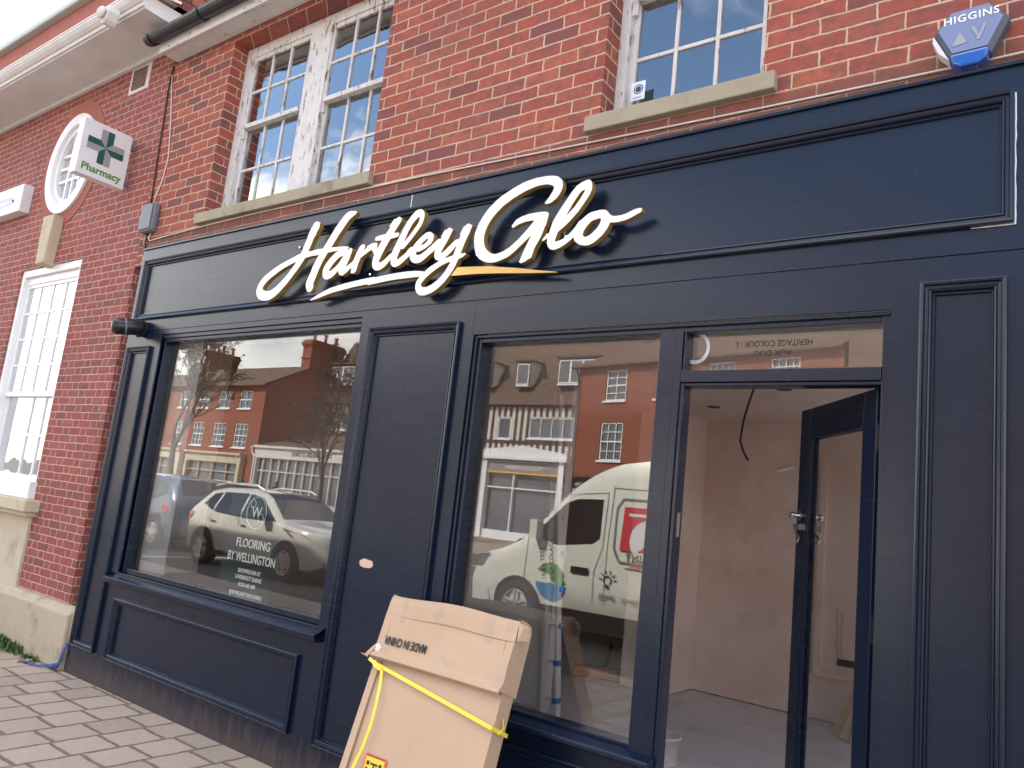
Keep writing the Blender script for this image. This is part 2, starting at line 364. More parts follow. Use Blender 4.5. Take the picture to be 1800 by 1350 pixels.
# ================================================================== the shop
XL, XR = -6.13, 0.30           # shopfront extents
ZG = 2.597                      # joint between lower boards and fascia board
BY = .08                        # brick face
shop = thing('shop_building', 'red brick shop with a dark navy panelled timber shopfront', 'shop', (-3, 1, 0))

# upper brick wall with two sash openings
UR = (-1.957, -1.125, 3.53, 4.98); UL = (-5.475, -3.635, 3.53, 5.00)
mb = MB(); wall(mb, -6.40, 3.2, 3.20, 5.06, BY, [UL, UR], .22); mb.build('brick_wall', M['brick'], shop)
mb = MB(); wall(mb, XR + .02, 3.2, -.1, 3.2, BY, [(.5, 3.1, .08, 2.55)], .12)  # opening added out of view to let daylight into the shop
mb.build('side_brick_wall', M['brick'], shop)

def sash_window(parent, op, yf, panes, sash_rows, mullion=None, mats=('peel', 'glass_old'), z_meet=None, sill=None, rail=.055, name='sash_window', fr=.07, glass_zs=None):
    """box sash: op opening, yf face of box frame; panes list of (x0,x1) sashes; each 3 wide"""
    x0, x1, z0, z1 = op
    W = MB()
    W.box(x0 - .0, x0 + fr, yf, yf + .07, z0, z1 - .002); W.box(x1 - fr, x1, yf, yf + .07, z0, z1 - .002); W.box(x0 + fr, x1 - fr, yf + .001, yf + .07, z1 - fr, z1 - .003)
    if mullion: W.box(mullion[0], mullion[1], yf - .002, yf + .069, z0, z1 - fr)
    w = W.build(name, M[mats[0]], parent, bevel=.004)
    for (a, b, cols) in panes:
        for up in (0, 1):
            za, zb = (z_meet - .02, z1 - fr) if up else (z0, z_meet + .02)
            y = yf + (.012 if up else .038); s_ = MB(); st = .038
            s_.box(a, a + st, y, y + .032, za, zb); s_.box(b - st, b, y, y + .032, za, zb)
            s_.box(a + st, b - st, y + .001, y + .033, zb - .036, zb); s_.box(a + st, b - st, y - (.014 if up else 0), y + .034, za, za + (.036 if up else .06))
            ga, gb = a + st, b - st; zc, zd = za + (.036 if up else .06), zb - .036
            for k in range(1, cols): xm = ga + (gb - ga) * k / cols; s_.box(xm - .010, xm + .010, y + .002, y + .024, zc, zd)
            n = sash_rows[up]
            for k in range(1, n):
                zm = zc + (zd - zc) * k / n
                s_.box(ga, gb, y + .0035, y + .0225, zm - .010, zm + .010)
            if up:  # little horns under the meeting rail
                s_.box(a, a + st * .9, y + .002, y + .028, za - .07, za); s_.box(b - st * .9, b, y + .002, y + .028, za - .07, za)
            s_.build('sash', M[mats[0]], w, bevel=.002)
            g = MB(); g.box(ga - .004, gb + .004, y + .012, y + .0145, zc - .004, zd + .004); g.build('glass', M[mats[1]], w)
    return w
wUR = sash_window(shop, UR, BY + .125, [(-1.905, -1.165, 3)], (2, 2), None, z_meet=4.26, fr=.055)
wUL = sash_window(shop, UL, BY + .125, [(-5.39, -4.64, 3), (-4.43, -3.67, 3)], (2, 2), (-4.655, -4.415), z_meet=4.30, fr=.09)
for (a, b, nm) in ((-2.018, -1.060, 'r'), (-5.53, -3.585, 'l')):
    q = MB(); q.box(a, b, .035, BY + .19, 3.445, 3.530); q.build('window_sill', M['sill'], wUR if nm == 'r' else wUL, bevel=.006)
# dim rooms behind the sashes, with a curtain at one side
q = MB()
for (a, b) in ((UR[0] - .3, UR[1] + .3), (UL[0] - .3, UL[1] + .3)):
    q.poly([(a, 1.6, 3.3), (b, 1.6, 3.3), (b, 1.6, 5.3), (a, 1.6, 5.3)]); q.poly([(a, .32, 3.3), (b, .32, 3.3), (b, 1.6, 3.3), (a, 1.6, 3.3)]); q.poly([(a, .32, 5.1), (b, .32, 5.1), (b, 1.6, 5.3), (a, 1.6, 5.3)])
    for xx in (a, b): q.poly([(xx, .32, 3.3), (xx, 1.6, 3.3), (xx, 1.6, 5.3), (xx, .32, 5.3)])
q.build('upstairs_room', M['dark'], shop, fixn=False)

# eaves: soffit, fascia board, roof, gutter
q = MB(); q.box(-6.34, 3.2, -.075, BY - .002, 5.060, 5.085); q.box(-6.345, 3.2, -.098, -.075, 5.045, 5.20); q.build('eaves_board', M['eaves'], shop, bevel=.004)
q = MB()
prof = [(.058 * math.cos(a), .058 * math.sin(a)) for a in [math.pi + math.pi * k / 8 for k in range(9)]] + [(.052 * math.cos(a), .052 * math.sin(a)) for a in [math.tau - math.pi * k / 8 for k in range(9)]]
q.prism(prof, -6.42, 3.2, lambda u, v, w: (w, -.158 + u, 5.165 + v))
q.prism([(.058 * math.cos(a), .058 * math.sin(a)) for a in [math.pi + math.pi * k / 8 for k in range(9)]], -6.432, -6.42, lambda u, v, w: (w, -.158 + u, 5.165 + v))
for xx in (-6.40, -5.66, -4.4, -2.9):
    q.prism([(.066 * math.cos(a), .066 * math.sin(a)) for a in [math.pi + math.pi * k / 8 for k in range(9)]] + [(.0585 * math.cos(a), .0585 * math.sin(a)) for a in [math.tau - math.pi * k / 8 for k in range(9)]], xx, xx + .05, lambda u, v, w: (w, -.158 + u, 5.165 + v))
q.build('gutter', M['gutter'], shop, smooth=False)
q = MB(); n = 14
for i in range(n):   # overlapping tile courses
    y0, z0 = -.13 + i * .32, 5.19 + i * .21; q.box(-6.36, 3.2, y0, y0 + .36, z0, z0 + .03, None)
q2 = MB(); q2.poly([(-6.36, -.12, 5.20), (.85, -.12, 5.20), (.85, 4.5, 8.2), (-6.36, 4.5, 8.2)]); q2.poly([(-6.36, 4.5, 8.2), (.85, 4.5, 8.2), (.85, 9, 5.2), (-6.36, 9, 5.2)]); q2.poly([(.85, -.12, 5.20), (.85, 9, 5.2), (.85, 4.5, 8.2)])  # roof left off the unseen right end so sky light drops inside
q2.poly([(-6.36, -.12, 5.20), (-6.36, 9, 5.2), (-6.36, 4.5, 8.2)]); q2.build('tiled_roof', M['tile'], shop, fixn=False)

# fascia board with its long sunk panel
PX0, PX1, PZ0, PZ1 = -6.050, -.185, 2.690, 3.184
q = MB(); wall(q, XL, XR, ZG, 3.290, 0, [(PX0 + .046, PX1 - .046, PZ0 + .046, PZ1 - .046)], .012); q.box(XL, XR, .012, BY + .1, ZG, 3.29)
moulding(q, PX0, PX1, PZ0, PZ1, 0); q.box(XL, XR, -.012, .0, 3.283, 3.296)
fas = q.build('fascia_board', M['navy'], shop)
# a bead of white caulk left showing at the right end of the panel
q = MB(); rr = random.Random(3)
q.tube([(PX1 + .002 + rr.uniform(-.001, .001), -.0035, z) for z in np.linspace(PZ0 - .004, PZ1 - .008, 16)], [.0038 * rr.uniform(.7, 1.2) for _ in range(16)], 6)
q.tube([(x, -.0035, PZ0 - .003) for x in np.linspace(PX1, PX1 - .13, 6)], [.003, .003, .0026, .003, .002, .0015], 6); q.build('caulk_bead', M['caulk'], fas)
q = MB(); q.box(-3.136, -3.131, -.0012, -.0002, 3.20, 3.275); q.box(-2.05, -2.047, .0108, .0118, 2.80, 2.94); build_each(q, 'paint_scratch', M['caulk'], fas)

# lower boards: frame with openings, panels with bolection mouldings
W1 = (-5.620, -3.412, .790, 2.560); W2 = (-2.546, -.566, -.02, 2.410)
PAN = [(-6.075, -5.735, .205, 2.472), (-5.568, -3.525, .200, .618), (-3.322, -2.636, .195, 2.482), (-.470, -.205, .195, 2.500)]
holes = [W1, W2] + [(a + .046, b - .046, c + .046, d - .046) for a, b, c, d in PAN]
q = MB(); wall(q, XL, XR, 0, ZG - .003, .003, [W1, W2] + holes[2:], .012)
for a, b, c, d in PAN: q.box(a - .02, b + .02, .0155, .05, c - .02, d + .02); moulding(q, a, b, c, d, .003)
q.build('panelled_boards', M['navy'], shop)
q = MB()
q.box(XL, XL + .02, .0155, .6, 0, ZG - .004); q.box(XL + .02, W1[0], .0505, .09, 0, ZG - .004)  # returns
q.box(W1[1], W2[0], .0505, .12, 0, ZG - .004); q.box(W2[1], XR, .0505, .12, 0, ZG - .004); q.box(W1[0], W1[1], .0505, .12, 0, W1[2] - .03)
build_each(q, 'backing_board', M['navy'], shop)
q = MB()   # hairline joints
for xx, z0, z1 in ((-2.556, 2.41, 2.595), (-.563, 2.41, 2.595)): q.box(xx - .0015, xx + .0015, .0018, .0028, z0, z1)
q.box(-2.556, -1.6, .0018, .0028, 2.586, 2.5885); build_each(q, 'board_joint', M['black'], shop)

# display window (left)
f = MB(); x0, x1, z0, z1 = W1
f.box(x0, x0 + .022, .030, .115, z0, z1); f.box(x1 - .03, x1, .030, .115, z0, z1); f.box(x0 + .022, x1 - .03, .0285, .1135, z1 - .055, z1); f.box(x0 + .022, x1 - .03, .036, .115, z0, z0 + .035)
f.box(x0 + .001, x1 - .001, .016, .028, z1 - .030, z1 - .001)
dw = f.build('display_window', M['navy'], shop, bevel=.003)
q = MB(); q.box(x0 + .015, x1 - .02, .080, .086, z0 + .02, z1 - .04); q.build('glass', M['glass'], dw)
q = MB(); q.prism([(.028, .778), (-.060, .762), (-.068, .756), (-.068, .744), (-.060, .738), (-.060, .728), (-.050, .716), (.0025, .716), (.0025, .7895), (.028, .7895)][::1], x0 - .055, x1 + .055, lambda u, v, w: (w, u, v)); q.build('sill', M['navy'], dw, bevel=.002)

# window and door assembly (right)
x0, x1, z0, z1 = W2; MX0, MX1 = -1.492, -1.384; TZ0, TZ1 = 2.148, 2.200
f = MB(); f.box(x0, x0 + .040, .028, .125, .60, z1); f.box(x0 + .04, x1 - .02, .0295, .125, z1 - .040, z1)
f.box(MX0, MX1, .018, .130, .02, z1 - .040); f.box(x0 + .04, MX0, .036, .125, .60, .655)
f.box(x0 + .002, x0 + .018, .014, .028, .60, z1 - .002); f.box(x0 + .018, x1 - .002, .0145, .028, z1 - .018, z1 - .002)
tw = f.build('door_side_window', M['navy'], shop, bevel=.003)
q = MB(); q.box(x0 + .03, MX0 + .01, .086, .092, .64, z1 - .03); q.build('glass', M['glass'], tw)
q = MB(); q.box(-1.4215, -1.4185, .0165, .0178, .03, 2.37); q.build('groove', M['black'], tw)
q = MB(); q.prism([(.0275, .640), (-.046, .628), (-.050, .620), (-.050, .606), (-.040, .600), (.0275, .600)], x0 - .03, MX1 + .01, lambda u, v, w: (w, u, v)); q.build('sill', M['navy'], tw, bevel=.002)
q = MB(); q.box(x0, MX0 - .001, .028, .12, 0, .599); moulding(q, x0 + .06, MX0 - .06, .10, .52, .028); q.build('lower_panel', M['navy'], tw)
f = MB(); f.box(MX1, x1 - .03, .019, .130, TZ0, TZ1); f.box(x1 - .030, x1, .024, .130, 0, z1); f.box(MX1, MX1 + .018, .026, .10, .0, TZ0); f.box(MX1 + .018, x1 - .03, .0265, .10, TZ0 - .016, TZ0 - .001)
f.box(MX1 + .0002, MX1 + .012, .028, .1, TZ1, z1 - .04)
fl = f.build('door_frame', M['navy'], shop, bevel=.003)
q = MB(); q.box(MX1, x1 - .02, .086, .092, TZ1 - .01, z1 - .03); q.build('fanlight_glass', M['glass'], fl)
q = MB(); q.box(MX1, x1, -.02, .3, -.02, .045); q.build('threshold', M['kerb'], fl)
q = MB()
for zz in (1.947, 1.257): q.box(x1 - .0335, x1 - .0305, .045, .085, zz - .05, zz + .05); q.tube([(x1 - .036, .09, zz - .05), (x1 - .036, .09, zz + .05)], .006, 8)
build_each(q, 'hinge', M['brass'], fl)
q = MB(); q.box(MX1 + .0185, MX1 + .0205, .05, .075, 1.50, 1.60); q.build('strike_plate', M['brass'], fl)

# the door leaf, ajar inwards
hx, hy = x1 - .034, .088; fx, fy = -1.030, .640
dvec = Vector((fx - hx, fy - hy, 0)); dl = dvec.length; DM = frameM((hx, hy, 0), dvec, (0, 0, 1))  # x along leaf, y up, z normal
def dbox(m, a, b, z0, z1, t0, t1): return m.box(a, b, z0, z1, t0, t1, DM)
# normal of leaf: az = ax x ay
q = MB(); dbox(q, 0, .10, .02, 2.13, -.022, .022); dbox(q, dl - .10, dl, .02, 2.13, -.022, .022); dbox(q, .10, dl - .10, 2.005, 2.13, -.021, .021); dbox(q, .10, dl - .10, .02, .26, -.021, .021)
for s_ in (-1, 1):
    for a, b, c, d in ((.10, .115, .26, 2.005), (dl - .115, dl - .10, .26, 2.005), (.115, dl - .115, 1.99, 2.005), (.115, dl - .115, .26, .275)): dbox(q, a, b, c, d, *sorted((s_ * .004, s_ * .018)))
door = q.build('door', M['navy'], shop, bevel=.002)
q = MB(); dbox(q, .105, dl - .105, .262, 2.0, -.003, .003); q.build('glass', M['glass_door'], door)
q = MB()
for s_ in (-1, 1):
    q.lathe([(.022, 0), (.024, .006), (.012, .010), (.010, .03), (.017, .038), (.015, .05)], DM @ Matrix.Translation((dl - .05, 1.65, s_ * .022)) @ Matrix.Rotation(0 if s_ > 0 else math.pi, 4, 'X'), 16)
    q.box(-.045, .02, -.012, .012, .022, .05, DM @ Matrix.Translation((dl - .05, 1.60, 0)) @ Matrix.Scale(s_, 4, (0, 0, 1)))
    q.tube([DM @ Vector((dl - .05 - .04 * math.sin(k / 6 * math.pi) , 1.575 - .008 * k, s_ * .045)) for k in range(6)], .006, 8)
q.box(dl - .001, dl + .004, 1.57, 1.68, -.012, .012, DM)
q.build('door_lock', M['chrome'], door, smooth=False)

f = MB(); f.box(.5, .56, .12, .20, .08, 2.55); f.box(3.04, 3.1, .12, .20, .08, 2.55); f.box(.56, 3.04, .121, .20, 2.49, 2.55); f.box(.56, 3.04, .121, .20, .08, .45); f.box(1.77, 1.83, .122, .20, .45, 2.49)
fw = f.build('added_daylight_window', M['navy'], shop, bevel=.003); q = MB(); q.box(.55, 3.05, .158, .163, .44, 2.5); q.build('glass', M['glass_door'], fw)  # invented window dressing the unseen daylight opening
# ---------------------------------------------------------------- inside the shop
FZ = .05
q = MB(); q.box(-6.05, 3.1, .13, 6.6, -.05, FZ); q.build('interior_floor', M['screed'], shop)
q = MB(); q.box(-6.05, .85, .215, 6.6, 2.62, 2.75)  # stops short on the right, open to the sky to brighten the room
q.build('ceiling', M['plaster'], shop)
q = MB()
q.box(-3.03, .3, 4.35, 4.5, FZ + .012, 2.62); q.box(-3.48, -3.03, 3.77, 6.5, FZ + .012, 2.62); q.box(-6.05, -3.48, 6.42, 6.6, FZ + .01, 2.62)
q.box(3.1, 3.2, .25, 4.5, FZ, 2.62); q.box(.3, 3.2, 4.35, 4.5, FZ + .012, 2.62); q.box(-6.15, -6.05, .13, 6.5, FZ, 2.62)
# boxed-in recess frame on the back wall
q.box(-1.92, -1.86, 4.31, 4.35, .42, 2.3); q.box(-1.86, -.5, 4.31, 4.35, .42, .48)
q.build('interior_wall', M['plaster'], shop)
q = MB(); q.box(-6.05, -3.37, 2.32, 2.42, FZ + .005, 2.62); q.build('partition_wall', M['board'], shop)
q = MB(); q.box(-5.60, -3.45, .62, .66, .79, 2.62); q.box(-5.60, -3.45, .13, .62, .74, .79); q.build('window_backboard', M['ply'], shop)
q = MB(); q.box(-5.60, -5.26, .140, .155, .79, 2.56); q.build('backing_board', M['liner'], shop)
q = MB()
for k in range(3): q.box(-1.74 + .012, -1.60 + .012, 4.3425, 4.349, .535, .592) if k == 0 else None
q.box(-1.685, -1.65, 4.338, 4.3425, .545, .582); q.build('socket_hole', M['ink'], shop)
rr = random.Random(5)
for b_ in range(2):   # pencilled handwriting on the plaster, running up the wall
    q = MB(); q.tube([(-1.735 + b_ * .035 + rr.uniform(-.012, .012), 4.348, .60 + a_ * .0065) for a_ in range(62)], .0016, 4); q.build('handwriting', M['ink'], shop)
q = MB(); q.tube([(-2.30, 4.27, 2.165), (-2.16, 4.33, 2.215)], .016, 8); q.build('conduit_end', M['pwhite'], shop)
q = MB()
for (x, y) in ((-2.6, 3.4), (-1.75, 2.6), (-1.2, 2.8)): q.lathe([(.055, 0), (.055, .006)], Matrix.Translation((x, y, 2.612)), 20)
build_each(q, 'ceiling_cutout', M['ply'], shop)

cb = MB(); cb.tube([(-1.739, 2.0, 2.62), (-1.75, 1.98, 2.52), (-1.78, 1.97, 2.40), (-1.805, 1.96, 2.28), (-1.815, 1.95, 2.15), (-1.79, 1.95, 2.08), (-1.755, 1.95, 2.02)], .008, 8)
o = cb.build('hanging_cable', M['cable_black'], None, smooth=True); tag(o, 'black electrical cable hanging loose from the shop ceiling behind the doorway', 'cable')

# step ladder seen edge-on at the end of the partition
lad = thing('ladder', 'aluminium ladder with blue fittings standing behind the plate window beside the door', 'ladder', (-3.28, 2.2, FZ))
for nm, x in (('a', -3.33), ('b', -3.20)):
    q = MB(); q.box(-.013, .013, -.03, .03, 0, 2.45, Matrix.Translation((x, 2.26, FZ)) @ Matrix.Rotation(R(-2 if nm == 'a' else -4), 4, 'Y') @ Matrix.Rotation(R(3), 4, 'X')); q.build('rail', M['alu'], lad, bevel=.003)
for k in range(9):
    z = .12 + k * .27
    q = MB(); q.tube([(-3.335 - .035 * (z / 1), 2.25, FZ + z), (-3.195 - .07 * z, 2.25, FZ + z)], .012, 8); q.build('rung', M['alu'], lad)
    if k < 5:
        q = MB(); q.box(-.02, .02, -.036, .036, -.02, .02, Matrix.Translation((-3.20 - .07 * z, 2.24, FZ + z))); q.build('blue_bracket', M['bluep'], lad, bevel=.004)
# broom head lying on the floor
br = thing('broom_head', 'orange brown broom head with a black handle socket lying on the bare floor', 'broom', (-3.75, 3.75, FZ))
Mx = Matrix.Translation((-3.74, 3.80, FZ)) @ Matrix.Rotation(R(24), 4, 'Z') @ Matrix.Rotation(R(-20), 4, 'X')
q = MB(); q.prism([(-.23, 0), (.23, .01), (.22, .09), (.15, .10), (-.21, .095)], -.05, .05, lambda u, v, w: Mx @ Vector((u, w, v))); q.build('bristles', M['broom'], br, bevel=.008)
q = MB(); q.box(-.225, .225, -.045, .045, .098, .12, Mx); q.tube([Mx @ Vector((.06, 0, .11)), Mx @ Vector((.08, .03, .2)), Mx @ Vector((.10, .07, .36))], .018, 10); q.build('handle_socket', M['black'], br, bevel=.003)
# timber offcuts leaning in the far corner
for i, (x, y, lean, lb) in enumerate(((-1.62, 3.95, .32, 'pale timber board leaning on the back wall, leftmost of three'), (-1.54, 3.86, .30, 'pale timber board leaning on the back wall, middle of three'), (-1.45, 3.80, .27, 'pale timber board leaning on the back wall, rightmost of three'))):
    q = MB(); Mt = Matrix.Translation((x, y, FZ)) @ Matrix.Rotation(lean, 4, 'Y') @ Matrix.Rotation(R(-17), 4, 'X')
    q.box(-.035, .035, -.011, .011, 0, 1.35 - i * .1, Mt); tag(q.build('timber_board', M['timber'], None, bevel=.002), lb, 'timber', 'timber boards leaning in the shop')
# white bucket just inside the door
bk = thing('bucket', 'white plastic tub with an open rim just inside the door threshold', 'bucket', (-2.2, 1.95, FZ))
q = MB(); bm_ = Matrix.Translation((-2.235, 1.98, FZ)); q.lathe([(.115, 0), (.125, .15), (.135, .152), (.135, .168), (.124, .168), (.12, .15), (.11, .01)], bm_, 28, cap=False); q.lathe([(.0, .012), (.11, .012)], bm_, 28, cap=False); q.build('tub', M['bucket'], bk, smooth=True)
q = MB(); q.lathe([(0, .11), (.115, .11)], bm_, 28, cap=False); q.build('contents', M['plinth'], bk)

# ---------------------------------------------------------------- writing on the shop glass
q = MB(); rr = random.Random(11)
text_mb('10.8 x TEST', .030, FAC(-2.03, .0845, 1.31, 102), .0006).build('glass_handwriting', M['ink'], tw); text_mb('IS GF COLAC ?', .030, FAC(-1.985, .0845, 1.33, 100), .0006).build('glass_handwriting', M['ink'], tw)
q = text_mb('HERITAGE COLOUR - L', .036, FAC(-1.02, .0845, 2.322, 180), .0006, sx=.85); q2 = text_mb('AUX DUO', .034, FAC(-1.02, .0845, 2.282, 180), .0006); q.mesh(q2.v, q2.f)
q.build('fanlight_handwriting', M['ink'], fl)
q = MB()
for k, r_ in enumerate((.058, .064, .069)):
    a0, a1 = (-2.2, 1.2) if k else (-2.6, 1.35)
    q.tube([(-1.352 + r_ * .9 * math.cos(a0 + (a1 - a0) * i / 24), .0835, 2.312 + r_ * math.sin(a0 + (a1 - a0) * i / 24)) for i in range(25)], .0022, 5)
q.build('sucker_mark', M['caulk'], fl, smooth=True)
# notice in the display window
po = thing('window_poster', 'dark flooring advert with white lettering standing inside the display window', 'poster', (-4.26, .12, .80))
q = MB(); q.box(-4.535, -3.985, .100, .104, .80, 1.46); q.build('card', M['poster'], po)
for s_, sz, x, z, sx in (('FLOORING', .078, -4.235, 1.145, .92), ('BY WELLINGTON', .078, -4.235, 1.055, .80), ('SHOWROOM AT', .036, -4.23, .975, .85), ('LAVERSHOT BARNS', .036, -4.23, .935, .85), ('01276 601 099', .034, -4.235, .89, .85), ('@ BYWELLINGTONFLOORING', .032, -4.235, .835, .75)):
    k = text_mb(s_, sz, FAC(x, .0985, z), .0008, .0006, sx=sx); k.build('lettering', M['lwhite'], po)
q = MB(); c0, cz = -4.25, 1.345
q.tube([(c0 + .10 * math.cos(a), .098, cz + .10 * math.sin(a)) for a in np.linspace(0, math.tau, 37)], .0022, 5)
for tx, rz in ((-.045, .052), (.05, -.03)): q.tube([(c0 + tx + .026 * math.cos(a), .098, cz + rz + .026 * math.sin(a)) for a in np.linspace(0, math.tau, 20)], .0018, 5)
k = text_mb('W', .10, FAC(c0, .0985, cz), .0008, .0); q.mesh(k.v, k.f)
q.build('round_emblem', M['lwhite'], po)

# pink filler patch and small dots on the middle panel
q = MB(); rr = random.Random(2); n = 26
pts = [(-3.118 + (.052 + rr.uniform(-.005, .004)) * math.copysign(abs(math.cos(a)) ** .6, math.cos(a)), 1.170 + (.021 + rr.uniform(-.003, .003)) * math.copysign(abs(math.sin(a)) ** .7, math.sin(a))) for a in [math.tau * k / n for k in range(n)]]
q.prism(pts, .0138, .0155, lambda u, v, w: (u, w, v)); q.build('filler_patch', M['filler'], shop)

